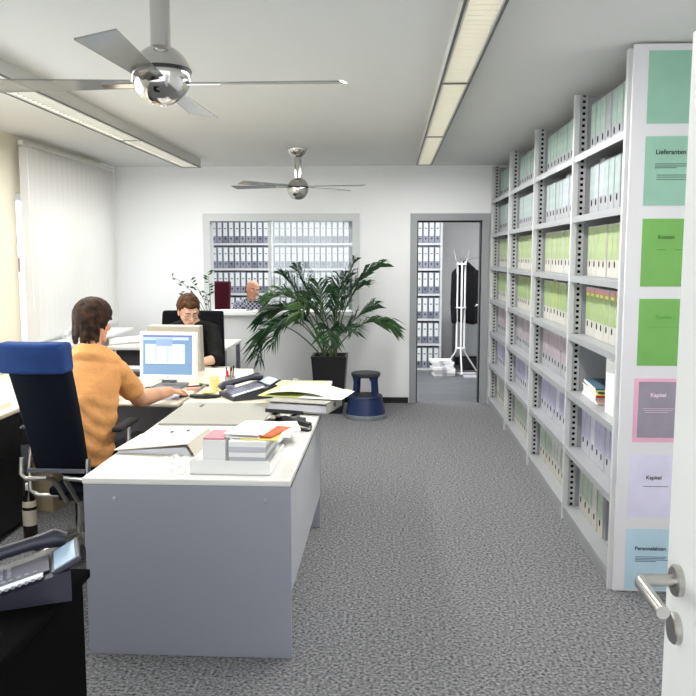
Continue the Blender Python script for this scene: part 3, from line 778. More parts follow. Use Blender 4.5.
def man_hatch():
    base = V((-1.68, 9.62, 0))
    t = thing('person', 'smiling balding man in checked shirt seen through the hatch window', 'person', base)
    T = fwd_matrix((-1.685, 9.5, 1.205), R(180 + 28), R(-8), R(-10))
    c = V((-1.7, 9.6, 1.05)); sL, sR = V((-1.52, 9.58, 1.005)), V((-1.88, 9.6, 1.0))
    eL, eR = V((-1.48, 9.4, .76)), V((-1.92, 9.42, .76)); wL, wR = V((-1.55, 9.2, .74)), V((-1.85, 9.2, .74))
    hips = [V((-1.58, 9.68, .52)), V((-1.8, 9.68, .52))]; kn = [V((-1.55, 9.25, .53)), V((-1.82, 9.25, .53))]; an = [V((-1.55, 9.28, .09)), V((-1.82, 9.28, .09))]
    body = head_prims(T) + [cap(T @ V((0, -.03, -.05)), (-1.7, 9.6, 1.04), .055, .062), ell((-1.7, 9.6, .96), (.15, .09, .09)) + ell((-1.69, 9.66, .58), (.14, .1, .1))]
    for s, e, wv in ((sL, eL, wL), (sR, eR, wR)): body += [cap(c.lerp(s, .6), s, .06, .055), cap(s, e, .048, .042), cap(e, wv, .042, .027)]
    body += hand_prims(wL, (-.2, -1, 0), (0, 0, -1), 1, .3) + hand_prims(wR, (.2, -1, 0), (0, 0, -1), -1, .3)
    for h, k, a in zip(hips, kn, an): body += [cap(h, k, .07, .052), cap(k, a, .05, .035)]
    bo = blob('body', body, mat('skin_tan', (188, 136, 108), .55, noise=(14, .05), spec=.35), t, base, .008, 4)
    sh_ = [ell((-1.7, 9.6, 1.01), (.19, .1, .075)) + ell((-1.69, 9.64, .8), (.19, .12, .1)), ell((-1.69, 9.64, .8), (.19, .12, .1)) + ell((-1.69, 9.66, .55), (.18, .13, .08)),
           ell((-1.7, 9.6, 1.04), (.15, .085, .06)) + fru((-1.7, 9.6, 1.04), (-1.695, 9.58, 1.115), .085, .07)]
    for s, e, wv in ((sL, eL, wL), (sR, eR, wR)): sh_ += [sphp(s, .066) + sphp(c.lerp(s, .5), .075), cap(s, e, .064, .056), sphp(e, .056) + fru(e, e.lerp(wv, .9), .054, .04)]
    blob('checked_shirt', sh_, check_m, t, base, .01, 3)
    tr = []
    for h, k, a in zip(hips, kn, an): tr += [cap(h, k, .088, .068), cap(k, a, .066, .05)]
    blob('trousers', tr, navy_m, t, base, .012, 3)
    for a in an:
        s = MB(); s.sph(V(a) + V((0, -.05, -.045)) - base, (.042, .12, .04), 16); s.build('shoe', black_m, t, 'full')
    hp = locks(T, 22, base, 'h', hair_m, t, None, .01, lambda d: 1.95, 4, rad=(.079, .098, .088), phi=(185, 355))
    # keep only the ring of hair at the sides and nape
    hp = []
    q = T.to_3x3()
    for k in range(15):
        a = R(178 + 184 * k / 14); p = V((.075 * math.cos(a), -.015 + .092 * math.sin(a), .012)); p2 = p + V((0, .002, -.05))
        hp.append(cap(T @ p, T @ p2, .013, .011, 6))
    blob('hair', hp, mat('dark_stubble_hair', (58, 46, 40), .8), t, base, .005, 2)
    face_bits(T, t, base, bo, brow=hair_m, smile=1)
    t.location.x += .05
man_hatch()

# ------------------------------------------------------------------ office chairs
def office_chair(name, label, loc, rz, fab, width, zb0, zb1, head=None, arms=True, taper=.85, lean=.06, seat_in=0):
    """faces +y; backrest behind at y=-.2"""
    t = thing(name, label, 'chair', loc, rz)
    # backrest shell: a padded slab, front surface fb, thickness th
    def slab(fb, th, nu, nv, name, m, bw):
        b = MB(); g = [[[b.bm.verts.new(V(fb(i / nu, j / nv)) + V((0, -th * k, 0))) for k in (0, 1)] for j in range(nv + 1)] for i in range(nu + 1)]
        F = b.bm.faces.new
        for i in range(nu):
            for j in range(nv):
                for k in (0, 1): F((g[i][j][k], g[i + 1][j][k], g[i + 1][j + 1][k], g[i][j + 1][k]))
            for j in (0, nv): F((g[i][j][0], g[i + 1][j][0], g[i + 1][j][1], g[i][j][1]))
        for j in range(nv):
            for i in (0, nu): F((g[i][j][0], g[i][j + 1][0], g[i][j + 1][1], g[i][j][1]))
        o = b.build(name, m, t, 'full'); bv = o.modifiers.new('b', 'BEVEL'); bv.width = bw; bv.segments = 3; bv.limit_method = 'ANGLE'; bv.angle_limit = R(50); return o
    def fb(u, v):
        wv = width / 2 * (taper + (1 - taper) * v); x = (u - .5) * 2
        return (x * wv, -.2 + .03 * abs(x) ** 2.2 - lean * v + .05 * lean * math.sin(v * PI), zb0 + (zb1 - zb0) * v)
    slab(fb, .07, 14, 16, 'backrest', fab, .016)
    if head:
        def fh(u, v):
            x = (u - .5) * 2
            return (x * (width / 2 + .008), -.16 - lean + .03 * abs(x) ** 2.2 - .02 * v, zb1 - .115 + .145 * v)
        slab(fh, .12, 14, 8, 'headrest', head, .03)
    MB().box(-.24 + seat_in, .24, -.15, .27, .375, .424, .02).build('seat', fab, t)
    MB().box(-.08, .15, -.1, .15, .335, .374, .01).build('mechanism', black_m, t)
    b = MB(); b.lathe([(.03, .1), (.03, .335)], n=18); b.build('gas_column', chrome_m, t, True)
    b = MB()
    for k in range(5):
        a = R(72 * k + 20); d = V((math.cos(a), math.sin(a), 0))
        b.tube([V((0, 0, .12)), d * .16 + V((0, 0, .1)), d * .3 + V((0, 0, .068))], [.026, .022, .016], 10)
    b.build('star_base', alu_m, t, True)
    for k in range(5):
        a = R(72 * k + 20); d = V((math.cos(a), math.sin(a), 0)) * .3
        b = MB(); s = V((-math.sin(a), math.cos(a), 0))
        for sg in (-1, 1): b.tube([d + s * sg * .008 + V((0, 0, .028)), d + s * sg * .026 + V((0, 0, .028))], .027, 14)
        b.build('caster', black_m, t, True)
    if arms:
        for sg in (-1, 1):
            b = MB(); b.tube([(sg * .06, -.05, .352), (sg * .2, -.06, .35), (sg * .25, -.05, .37), (sg * .275, -.0, .5), (sg * .262, .04, .705)], .013, 10)
            ar = b.build('arm_tube', alu_m, t, True)
            MB().box(sg * .245 - .028, sg * .245 + .028, -.1, .18, .705, .733, .012).build('arm_pad', black_m, t)
        # bent steel bracket under the back
        for sg in (-1, 1):
            pts = [(sg * .17, -.29, zb0 + .07), (sg * .172, -.3, zb0 - .01), (sg * .15, -.3, zb0 - .035), (sg * .05, -.29, zb0 - .03), (sg * .03, -.24, zb0 - .06), (sg * .03, -.1, .335)]
            b = MB(); b.tube(pts, .0125, 10); b.build('back_bracket', alu_m, t, True)
        MB().box(-.15, .15, -.285, -.272, zb0 - .008, zb0 + .014, .003).build('back_edge_bar', mat('grey_metal_bar', (110, 112, 122), .4, .5), t)
    return t
office_chair('office_chair', 'dark navy office chair with blue headrest behind the woman in orange', (-1.655, 4.1, 0), R(-1), navy_m, .305, .545, 1.185, blue_m, taper=.86, lean=.25, seat_in=.13)
office_chair('office_chair', 'black high-back office chair behind the man in black', (-1.775, 6.8, 0), R(176), blackcloth_m, .55, .5, 1.125, None, False, taper=1.1)
office_chair('office_chair', 'maroon office chair with empty back seen through hatch window', (-2.17, 9.75, 0), R(172), red_m, .27, .5, 1.29, None, False, taper=.9)

# ------------------------------------------------------------------ monitors
def monitor(label, loc, rz, wd, ht, zc0, thick, front, tilt=0):
    """screen faces -y"""
    t = thing('monitor', label, 'monitor', loc, rz)
    mx = M.Translation((0, 0, zc0)) @ M.Rotation(R(tilt), 4, 'X')
    b = MB(); b.box(-wd / 2, wd / 2, 0, thick, 0, ht, .006, mx); b.build('casing', front, t)
    e = .024
    sc = MB(); sc.box(-wd / 2 + e, wd / 2 - e, -.002, 0, e + .012, ht - e + .004, 0, mx)
    so = sc.build('screen', mat('screen_blue', (104, 134, 168), .4, emis=.3), t)
    W0, W1, H0, H1 = -wd / 2 + e, wd / 2 - e, e + .012, ht - e + .004
    def rect(n, m, u0, u1, v0, v1, k):
        q = MB(); q.box(W0 + (W1 - W0) * u0, W0 + (W1 - W0) * u1, -.002 - .0004 * k, -.002 - .0004 * (k - 1), H0 + (H1 - H0) * v0, H0 + (H1 - H0) * v1, 0, mx); q.build(n, m, so)
    rect('title_bar', mat('screen_title', (88, 96, 150), .3, emis=.5), 0, 1, .955, 1, 1)
    rect('toolbar', mat('screen_toolbar', (148, 166, 190), .4, emis=.45), 0, .62, .87, .945, 1)
    rect('search_panel', mat('screen_light', (172, 190, 206), .4, emis=.34), .62, .93, .875, .945, 1)
    rect('table_window', mat('screen_table', (186, 204, 212), .4, emis=.36), .05, .85, .27, .77, 1)
    rect('dialog', mat('screen_dialog', (120, 140, 176), .3, emis=.5), .27, .6, .72, .9, 2)
    rect('table_footer', mat('screen_line', (90, 104, 130), .3, emis=.3), .05, .85, .25, .27, 1)
    for i in range(6): rect('table_column', mat('screen_col', (158, 176, 190), .4, emis=.3), .12 + .12 * i, .13 + .12 * i + (.04 if i in (1, 3) else .01), .3, .74, 2)
    b = MB(); b.box(-.008, .008, -.001, 0, .012, .017, 0, mx); b.build('brand_dot', mat('grey_mark', (120, 120, 124), .4), t)
    b = MB(); b.box(-.05, .05, thick * .4, thick * .9, .03, zc0 + .05, .004); b.build('stand_neck', mat('grey_stand', (120, 122, 130), .5), t)
    b = MB(); b.box(-.1, .1, -.05, .15, 0, .018, .006); b.build('stand_foot', mat('grey_stand', (120, 122, 130), .5), t)
    return t
monitor('white flat monitor showing a blue table window before the woman in orange', (-1.472, 5.19, .74), R(-4), .385, .318, .055, .055, white_m, -4)
monitor('beige monitor seen from behind, facing the man in black', (-1.555, 5.79, .74), R(180 - 6), .4, .33, .045, .075, beige_m, -4)

# ------------------------------------------------------------------ phones
def desk_phone(label, loc, rz, group=None):
    """top of phone towards +y, handset on the -x side"""
    t = thing('desk_phone', label, 'phone', loc, rz)
    b = MB(); prof = [(-.1, 0), (.1, 0), (.1, .045), (-.1, .03)]
    b.prism([(-.105, -.12, 0), (.105, -.12, 0), (.105, -.12, .018), (-.105, -.12, .018)], (0, 0.002, 0))
    def sec(y, z): return [(-.105, y, 0), (.105, y, 0), (.11, y, z), (-.11, y, z)]
    secs = [(-.12, .025), (-.06, .034), (.02, .052), (.1, .078), (.125, .08)]
    rings = [[b.bm.verts.new(p) for p in sec(y, z)] for y, z in secs]
    for a, c in zip(rings, rings[1:]):
        for j in range(4): b.bm.faces.new((a[j], a[(j + 1) % 4], c[(j + 1) % 4], c[j]))
    b.bm.faces.new(rings[0][::-1]); b.bm.faces.new(rings[-1])
    b.build('body', phone_m, t)
    sl = math.atan2(.053, .22)
    def on(y): return .025 + (y + .12) * (.053 / .22) + .0035
    fm = M.Translation((0, -.12, .0262)) @ M.Rotation(sl, 4, 'X')
    b = MB(); b.box(-.045, .068, .012, .2, 0, .003, .001, fm); b.build('keypad_face', phone2_m, t)
    b = MB()
    for i in range(3):
        for j in range(4): b.box(-.035 + .026 * i, -.017 + .026 * i, .035 + .02 * j, .045 + .02 * j, .003, .006, 0, fm)
    for j in range(8): b.box(.047, .057, .02 + .02 * j, .03 + .02 * j, .003, .0055, 0, fm)
    b.build('keys', key_m, t)
    b = MB(); b.box(.074, .098, .004, .185, 0, .005, .001, fm); b.build('index_strip', mat('index_paper', (236, 238, 244), .5), t)
    b = MB()
    for j in range(11): b.box(.099, .106, .012 + .016 * j, .02 + .016 * j, 0, .005, 0, fm)
    b.build('line_keys', key_m, t)
    dm = M.Translation((0, .085, .068)) @ M.Rotation(R(27), 4, 'X')
    b = MB(); b.box(-.05, .1, 0, .075, 0, .012, .002, dm); do = b.build('display_hood', phone_m, t)
    b = MB(); b.box(-.04, .09, .008, .066, .012, .0135, 0, dm); b.build('display', lcd_m, do)
    b = MB(); b.tube([(-.082, -.125, .05), (-.082, -.1, .068), (-.082, -.04, .083), (-.082, .04, .1), (-.082, .09, .107), (-.082, .118, .098)], [.02, .026, .018, .018, .026, .02], 12)
    h = b.build('handset', phone_m, t, True)
    b = MB(); b.box(-.07, -.052, -.1, -.06, .045, .07, .004); b.build('handset_cradle', key_m, t)
    return t
desk_phone('dark desk phone in the lower left foreground', (-.96, 1.955, .7455), R(-66))
desk_phone('dark desk phone beside the ring binder on cream desk', (-.885, 4.9, .7402), R(-58)).scale = (1.18, 1.18, 1.0)

# ------------------------------------------------------------------ things on the near desk
Z0 = .7405
def lever_binder(name, label, pts_front, loc, rz):
    pass
# closed wedge-shaped binder
t = thing('ring_binder', 'closed beige binder lying on the near desk left of the tray', 'binder', (-1.03, 3.43, Z0), R(-4))
MB().prism([(-.18, -.03, 0), (.155, -.03, 0), (.185, -.03, .0), (.185, -.03, .004), (-.18, -.03, .004)], (0, .32, 0)).build('back_cover', card_m, t)
MB().prism([(-.185, -.03, .018), (.15, -.03, .055), (.15, -.03, .059), (-.185, -.03, .022)], (0, .32, 0)).build('front_cover', mat('binder_cover_beige', (220, 213, 198), .6), t)
MB().prism([(.15, -.03, .055), (.185, -.03, .0), (.19, -.03, .0), (.153, -.03, .059)], (0, .32, 0)).build('spine', card_m, t)
MB().prism([(-.17, -.022, .005), (.165, -.022, .005), (.14, -.022, .04), (-.17, -.022, .016)], (0, .29, 0)).build('pages', papergrey_m, t)
for x in (-.02, .06): MB().box(x - .005, x + .005, .25, .275, .038 + (x - .0) * .11, .043 + (x) * .11 + .004).build('eyelet', black_m, t)
# grey open folder on the far end of the near desk
t = thing('desk_folder', 'grey flat folder behind the beige binder on near desk', 'folder', (-.93, 4.33, Z0), 0)
box('cover', cardgrey_m, -.27, .27, -.3, .295, 0, .012, t, .003)
MB().box(-.16, -.145, .15, .22, .012, .0145).build('slot', mat('dark_slot', (70, 66, 60), .6), t)
# papers under the tray
t = thing('paper_sheet', 'white paper sheet between the beige binder and the paper tray', 'paper', (-.93, 3.9, Z0), R(5))
box('sheet', paper_m, -.08, .09, -.09, .09, 0, .006, t)
t = thing('paper_sheet', 'crumpled clear sleeve lying left of the paper tray', 'paper', (-.9, 3.2, Z0), R(10))
b = MB(); rr = random.Random(2)
hts = {(i, j): rr.uniform(.002, .03) for i in range(9) for j in range(9)}
b.grid(lambda u, v: ((u - .5) * .13, (v - .5) * .26, hts[(round(u * 8), round(v * 8))]), 8, 8); b.build('sleeve', clearbag_m, t)
# tray
t = thing('letter_tray', 'white letter tray piled with papers on the near desk corner', 'tray', (-.634, 3.28, Z0), R(-2))
b = MB(); b.box(-.165, .165, -.17, .17, 0, .004); b.box(-.165, -.161, -.17, .17, 0, .05); b.box(.161, .165, -.17, .17, 0, .05); b.box(-.161, .161, -.17, -.166, 0, .058); b.build('tray_body', white_m, t)
zc = .745 + Z0 - .74
rr = random.Random(11)
pap = [(papergrey_m, 'grey'), (paper_m, 'white'), (papergrey_m, 'grey'), (paper_m, 'white'), (papergrey_m, 'grey'), (paper_m, 'white'), (yellow_m, 'yellow'), (paper_m, 'white'), (orangec_m, 'orange'), (paper_m, 'white'), (paper_m, 'white')]
PN = ['bottommost', 'second lowest', 'third lowest', 'fourth lowest', 'fifth lowest', 'sixth lowest', None, 'third highest', None, 'second highest', 'topmost']
zt = Z0 + .0045
for i, (m, c) in enumerate(pap):
    hh = rr.choice((.016, .019, .022)) if i < 6 else rr.choice((.004, .006))
    lab = ('%s paper bundle, %s in the tray pile' % (c, PN[i])) if PN[i] else '%s card sticking out of the papers in the tray pile' % c
    big = i < 6
    dx = 0 if big else rr.uniform(-.02, .015); dy = 0 if big else rr.uniform(0, .05)
    if c == 'orange': dx, dy = .06, .0
    if c == 'yellow': dx, dy = .04, .0
    ww, dd = (.075, .15) if big else (.075, .13)
    if c == 'orange': ww, dd = .06, .1
    q = box('paper_bundle', m, -ww, ww, -dd, dd, 0, hh); q.location = (-.568 + dx, 3.29 + dy, zt); q.rotation_euler = (0, 0, R(-2 + (0 if big else rr.uniform(-9, 9)) + (-14 if c == 'orange' else 0)))
    tag(q, lab, 'paper', 'papers piled in the tray'); zt += hh + .0006
# loose envelopes fanned behind
for i in range(5):
    q = MB().box(-.13, .13, -.1, .1, 0, .013).build('envelope', paper_m)
    q.location = (-.68 + .03 * i, 3.61 + .03 * i, Z0 + .0135 * i + .0002); q.rotation_euler = (0, 0, R(-24 + 9 * i))
    tag(q, ['white envelope lowest in the loose fan behind the tray', 'white envelope second lowest in the loose fan behind the tray', 'white envelope in the middle of the loose fan behind the tray', 'white envelope second from top in the loose fan behind tray', 'white envelope on top of the loose fan behind the tray'][i], 'envelope', 'envelopes fanned behind the tray')
# note cube
t = thing('note_box', 'white note box with pink paper standing in the paper tray', 'box', (-.712, 3.21, Z0 + .0045), R(-3))
b = MB(); b.box(-.048, .048, -.044, .044, 0, .125, .002); b.build('box_body', white_m, t)
MB().prism([(-.044, -.042, .125), (.044, -.042, .125), (.03, .06, .137), (-.03, .06, .137)], (0, 0, .008)).build('pink_notes', pinkc_m, t)
# hole punch
t = thing('hole_punch', 'black hole punch on the near desk behind the tray', 'hole punch', (-.545, 4.1, Z0), R(165)); t.scale = (1.3, 1.25, 1.3)
MB().box(-.07, .07, -.06, .06, 0, .02, .004).build('base', black_m, t)
MB().prism([(-.06, -.055, .03), (.06, -.055, .03), (.05, .085, .06), (-.05, .085, .06)], (0, 0, .015)).build('lever', black_m, t)
for sx in (-.055, .03): MB().box(sx, sx + .025, -.03, .03, .02, .04, .003).build('punch_head', steel_m, t)
t = thing('stapler', 'black stapler with grey nose beside the hole punch', 'stapler', (-.46, 3.95, Z0), R(70))
MB().box(-.02, .02, -.07, .07, 0, .012, .004).build('base', black_m, t)
MB().prism([(-.016, -.07, .02), (.016, -.07, .02), (.016, .08, .045), (-.016, .08, .045)], (0, 0, .022)).build('arm', black_m, t)
MB().box(-.015, .015, -.075, -.062, .012, .03).build('nose', steel_m, t)
# binders overhanging at right on the seam of the two desks
t = thing('ring_binder', 'grey lever binder lying flat beneath the open ring binder', 'binder', (-.49, 4.48, Z0 + .0), R(-14))
b = MB(); b.box(-.17, .19, -.14, .14, .012, .016); b.box(-.17, .19, -.14, .14, .066, .07); b.box(.186, .19, -.14, .14, .012, .07)
b.build('cover', cardgrey_m, t); box('pages', papergrey_m, -.16, .186, -.13, .13, .017, .055, t)
bp = MB(); bp.tube([(.191, .0, .042), (.1935, .0, .042)], .012, 14); bp.build('finger_hole', black_m, t)
t = thing('ring_binder', 'open ring binder with cream pages on top of the grey lever binder', 'binder', (-.47, 4.62, Z0 + .072), R(-12))
box('cover', ygreen_m, -.26, .22, -.16, .16, 0, .004, t)
b = MB()
b.grid(lambda u, v: (-.22 + .42 * u, -.15 + .3 * v, .008 + .028 * math.sin(min(1, u * 1.15) * PI) ** .6), 12, 4); b.solidify(.004); b.build('pages', mat('cream_pages', (226, 228, 208), .8), t, True)
q = MB().box(.0, .25, -.19, .1, .005, .007).build('loose_sheet', paper_m, t)
for y in (-.03, .05):
    b = MB(); b.tube([(-.1 + .026 * math.cos(a), y, .03 + .046 * math.sin(a)) for a in [PI * i / 8 for i in range(9)]], .0025, 8)
    b.build('ring', chrome_m, t, True)
for i, (m, lab) in enumerate(((yellow_m, 'yellow folder lying behind the dark phone, lower one'), (mat('pale_yellow_card', (236, 230, 150), .75), 'pale yellow folder lying behind the dark phone, upper one'))):
    t = thing('folder', lab, 'folder', (-.66 + .06 * i, 5.3 - .06 * i, Z0 + .013 * i), R(-10 + 12 * i))
    box('cover', m, -.17, .17, -.14, .14, 0, .012, t, .002); box('pages', paper_m, -.16, .16, -.142, -.14, .002, .01, t)

# ------------------------------------------------------------------ things on the cream desks
t = thing('pen_cup', 'clear cup holding pens on the cream desk', 'cup', (-1.055, 5.2, Z0))
MB().lathe([(.033, 0), (.036, .08), (.033, .08), (.03, .006)], n=20).build('cup', clear_mat('cup_acrylic', (180, 184, 190), .6), t, True)
for i, (m, lab) in enumerate(((black_m, 'black pen in the clear cup, tallest'), (redc_m, 'red pen leaning right in the clear cup'), (mat('blue_pen', (50, 60, 110), .4), 'blue pen leaning left in the clear cup'), (redc_m, 'short red marker in the clear cup'), (steel_m, 'silver pen in the clear cup'))):
    a = R(72 * i + 20); p0 = V((-1.055 + .014 * math.cos(a), 5.2 + .014 * math.sin(a), Z0 + .01)); p1 = V((-1.055 + .026 * math.cos(a), 5.2 + .026 * math.sin(a), Z0 + (.15, .135, .14, .12, .145)[i]))
    o = thing('pen', lab, 'pen', p0, 0, 'pens in the clear cup')
    MB().tube([(0, 0, 0), (p1 - p0) * .8], .0045 if i != 3 else .008, 8).build('barrel', m, o, True)
    MB().tube([(p1 - p0) * .8, p1 - p0], .005 if i != 3 else .009, 8).build('pen_cap', black_m if i == 4 else m, o, True)
for i, (x, y, h, lab) in enumerate(((-1.13, 5.1, .07, 'tumbler with pale yellow contents nearest the pens'), (-1.16, 5.22, .075, 'tumbler with pale yellow contents behind the other tumbler'))):
    t = thing('glass_tumbler', lab, 'glass', (x, y, Z0), 0, 'tumblers on the cream desk')
    MB().lathe([(.026, 0), (.032, h), (.03, h), (.025, .005)], n=20).build('tumbler', tumbler_m, t, True)
t = thing('plate', 'small yellow coaster plate in front of the tumblers', 'plate', (-1.16, 5.02, Z0))
MB().lathe([(.035, 0), (.05, .006), (.047, .007), (.03, .003)], n=24).build('dish', mat('ochre_plate', (206, 184, 110), .4), t, True)
t = thing('desk_calendar', 'white tent calendar with black mark at the far side of cream desk', 'calendar', (-1.1, 5.4, Z0), R(-6))
MB().prism([(-.17, -.05, 0), (-.17, .06, 0), (-.17, .0, .105), (-.17, -.006, .105)], (.34, 0, 0)).build('tent', mat('calendar_card', (244, 240, 226), .7), t)
MB().box(-.015, .03, -.034, -.031, .05, .062).build('printed_mark', hole_m, t)
t = thing('eraser', 'orange red eraser beside the pen cup', 'eraser', (-.98, 5.12, Z0), R(20))
MB().box(-.03, .03, -.012, .012, 0, .014, .003).build('rubber', orangec_m, t); MB().box(-.012, .03, -.0125, .0125, -.0, .0146).build('sleeve', paper_m, t)
t = thing('wrist_rest', 'black curved strip lying left of the dark phone', 'wrist rest', (-1.13, 4.82, Z0))
b = MB(); b.tube([(-.1, .01, .013), (-.06, -.006, .014), (0, -.012, .014), (.06, .01, .013), (.085, .03, .011)], [.01, .014, .014, .012, .008], 10); b.build('pad', black_m, t, True)
# monitor desk
t = thing('keyboard', 'pale beige keyboard in front of the white monitor', 'keyboard', (-1.62, 4.9, Z0), R(-4))
MB().prism([(-.21, -.075, 0), (-.21, .075, 0), (-.21, .075, .028), (-.21, -.075, .014)], (.42, 0, 0)).build('case', mat('keyboard_case', (224, 218, 198), .5), t)
b = MB()
for i in range(16):
    for j in range(5):
        x = -.2 + .025 * i; y = -.062 + .026 * j; zz = .016 + (y + .075) * .0933
        b.box(x, x + .02, y, y + .02, zz, zz + .006)
b.build('keys', mat('keyboard_keys', (238, 234, 220), .5), t)
t = thing('mouse', 'black computer mouse under the hand of the woman in orange', 'mouse', (-1.282, 4.87, Z0 + .0008), R(-16))
b = MB(); b.sph((0, 0, .004), (.026, .046, .012), 16); 
for v in b.bm.verts: v.co.z = max(v.co.z, 0)
b.build('shell', black_m, t, 'full')
t = thing('mouse_pad', 'thin grey mouse pad under the black mouse', 'mouse pad', (-1.37, 4.83, .7402)); box('pad', mat('pad_grey', (150, 152, 156), .8), -.08, .085, -.09, .11, 0, .0012, t)
t = thing('paper_sheet', 'white note sheet below the white monitor', 'paper', (-1.42, 5.02, Z0), R(-6)); box('sheet', paper_m, -.075, .06, -.05, .05, 0, .003, t)
t = thing('marker', 'green marker lying right of the white monitor', 'marker', (-1.255, 5.3, Z0 + .006), R(-40)); 
MB().tube([(-.045, 0, 0), (.02, 0, 0)], .0065, 10).build('barrel', mat('green_marker', (40, 120, 70), .4), t, True); MB().tube([(.02, 0, 0), (.05, 0, 0)], .0072, 10).build('marker_cap', black_m, t, True)
t = thing('pen', 'black pen lying right of the white monitor', 'pen', (-1.3, 5.24, Z0 + .006), R(30)); MB().tube([(-.06, 0, 0), (.05, 0, 0)], .005, 8).build('barrel', black_m, t, True); MB().tube([(.05, 0, 0), (.075, 0, 0)], .0056, 8).build('pen_cap', steel_m, t, True)
t = thing('eraser', 'pink eraser block right of the white monitor stand', 'eraser', (-1.285, 5.12, Z0), R(12)); MB().box(-.04, .04, -.02, .02, 0, .018, .004).build('rubber', mat('pink_rubber', (220, 160, 138), .7), t)
t = thing('mouse', 'black computer mouse left of the white monitor stand', 'mouse', (-1.58, 5.12, Z0), R(60))
b = MB(); b.sph((0, 0, .004), (.02, .036, .016), 16)
for v in b.bm.verts: v.co.z = max(v.co.z, 0)
b.build('shell', black_m, t, 'full')
t = thing('telephone_base', 'low black device on the desk left of the white monitor', 'device', (-1.88, 5.75, Z0), 0)
MB().box(-.09, .09, -.08, .08, 0, .035, .008).build('body', black_m, t); MB().box(-.06, .06, -.06, .04, .035, .04, .002).build('top_plate', phone2_m, t)

# ------------------------------------------------------------------ left counter things
t = thing('paper_stack', 'stack of off white papers at the front of the left counter', 'paper', (-2.42, 4.36, Z0), R(-5)); box('sheets', mat('offwhite_paper', (232, 222, 202), .85), -.2, .2, -.16, .16, 0, .03, t, .002)
t = thing('folder', 'yellow-green folder on the left counter behind the papers', 'folder', (-2.52, 4.78 - .4, Z0 + .031), R(-12)); box('cover', ygreen_m, -.2, .16, -.12, .12, 0, .014, t, .002); box('pages', paper_m, -.2, .16, -.123, -.12, .002, .012, t)
t = thing('calculator', 'white desk calculator on the left counter beside the dark chair', 'calculator', (-2.6, 4.42, Z0 + .0465), R(10))
MB().prism([(-.1, -.09, 0), (-.1, .09, 0), (-.1, .09, .05), (-.1, -.09, .018)], (.2, 0, 0)).build('case', white_m, t)
b = MB()
for i in range(5):
    for j in range(4): 
        y = -.08 + .03 * j; b.box(-.085 + .034 * i, -.06 + .034 * i, y, y + .022, .02 + (y + .09) * .178, .026 + (y + .09) * .178)
b.build('keys', mat('calculator_keys', (200, 202, 206), .5), t)
# sill objects
t = thing('plastic_bag', 'crumpled clear plastic on the sill left of the woman', 'bag', (-2.775, 6.95, LZ0 + .001))
rr = random.Random(5)
b = MB(); g = bmesh.ops.create_icosphere(b.bm, subdivisions=3, radius=.1)
for v in b.bm.verts:
    k = rr.uniform(.7, 1.25); v.co = V((v.co.x * k * .5, v.co.y * k * 2.4, max(0, (v.co.z * k + .05) * .9)))
b.build('film', clearbag_m, t)
t = thing('paper_roll', 'long white paper roll lying on the white table', 'paper roll', (-2.56, 7.86, .7405), R(0))
b = MB(); b.tube([(-.2, -.2, .035), (.2, .28, .035)], .034, 16); b.build('roll', paper_m, t, True)
for i, (x, y, r_, lab) in enumerate(((-2.12, 7.74, 4, 'dark edged paper pile on the white table, nearest'), (-2.14, 8.02, -6, 'dark edged paper pile on the white table, farthest'))):
    t = thing('paper_stack', lab, 'paper', (x, y, .7405), R(r_)); box('sheets', paper_m, -.18, .18, -.11, .11, .006, .03, t); box('dark_cover', mat('slate_card', (70, 76, 96), .7), -.182, .182, -.112, .112, 0, .006, t)
# potted plant behind the man
t = thing('potted_plant', 'thin leafy potted twigs rising behind the man in black', 'plant', (-1.84, 8.16, .7405))
MB().lathe([(.05, 0), (.07, .12), (.065, .12), (.06, .1)], n=20).build('pot', white_m, t, True)
tips = [((-.4, .0, .66), 7), ((-.05, .1, .7), 9), ((-.22, .05, .62), 8), ((-.03, -.1, .5), 6), ((-.3, -.05, .5), 5)]
rr = random.Random(8)
for tip, n in tips:
    pts = bez((0, 0, .1), (tip[0] * .2, tip[1] * .3, tip[2] * .75), tip, 8)
    s = MB(); s.tube(pts, [.005 - .0004 * i for i in range(9)], 6); so = s.build('twig', stem_m, t, True)
    l = MB()
    for k in range(n):
        p = V(tip).lerp(pts[4], k / n); a = rr.uniform(0, 2 * PI); d = V((math.cos(a), math.sin(a) * .5, rr.uniform(.1, .8))).normalized(); u = d.cross(V((0, 1, .2))).normalized()
        L = rr.uniform(.045, .075)
        l.poly([p, p + d * L * .5 + u * L * .18, p + d * L, p + d * L * .5 - u * L * .18])
    l.solidify(.0008); l.build('leaves', leaf_m, so)

# ------------------------------------------------------------------ floor things at left
t = thing('cardboard_box', 'tall beige box with dark clips under the dark chair', 'box', (-2.19, 4.92, 0), R(-8))
box('body', mat('tan_box', (176, 160, 128), .7), -.085, .085, -.1, .1, 0, .3, t, .004)
for x in (-.055, .055): box('clip', black_m, x - .02, x + .02, -.106, -.1, .265, .285, t)
t = thing('bottle', 'dark bottle with a pale label on the floor by the chair', 'bottle', (-2.06, 4.36, 0))
MB().lathe([(.036, 0), (.04, .01), (.04, .19), (.034, .23), (.016, .262), (.015, .295)], n=24).build('glass_body', bottle_m, t, True)
MB().lathe([(.0408, .08), (.0408, .17)], n=24).build('label_band', labelp_m, t, True)
MB().lathe([(.0372, .215), (.039, .19), (.0405, .188), (.036, .222)], n=24).build('neck_label', labelp_m, t, True)
MB().lathe([(.019, .285), (.019, .32), (.015, .323)], n=18).build('bottle_cap', white_m, t, True)

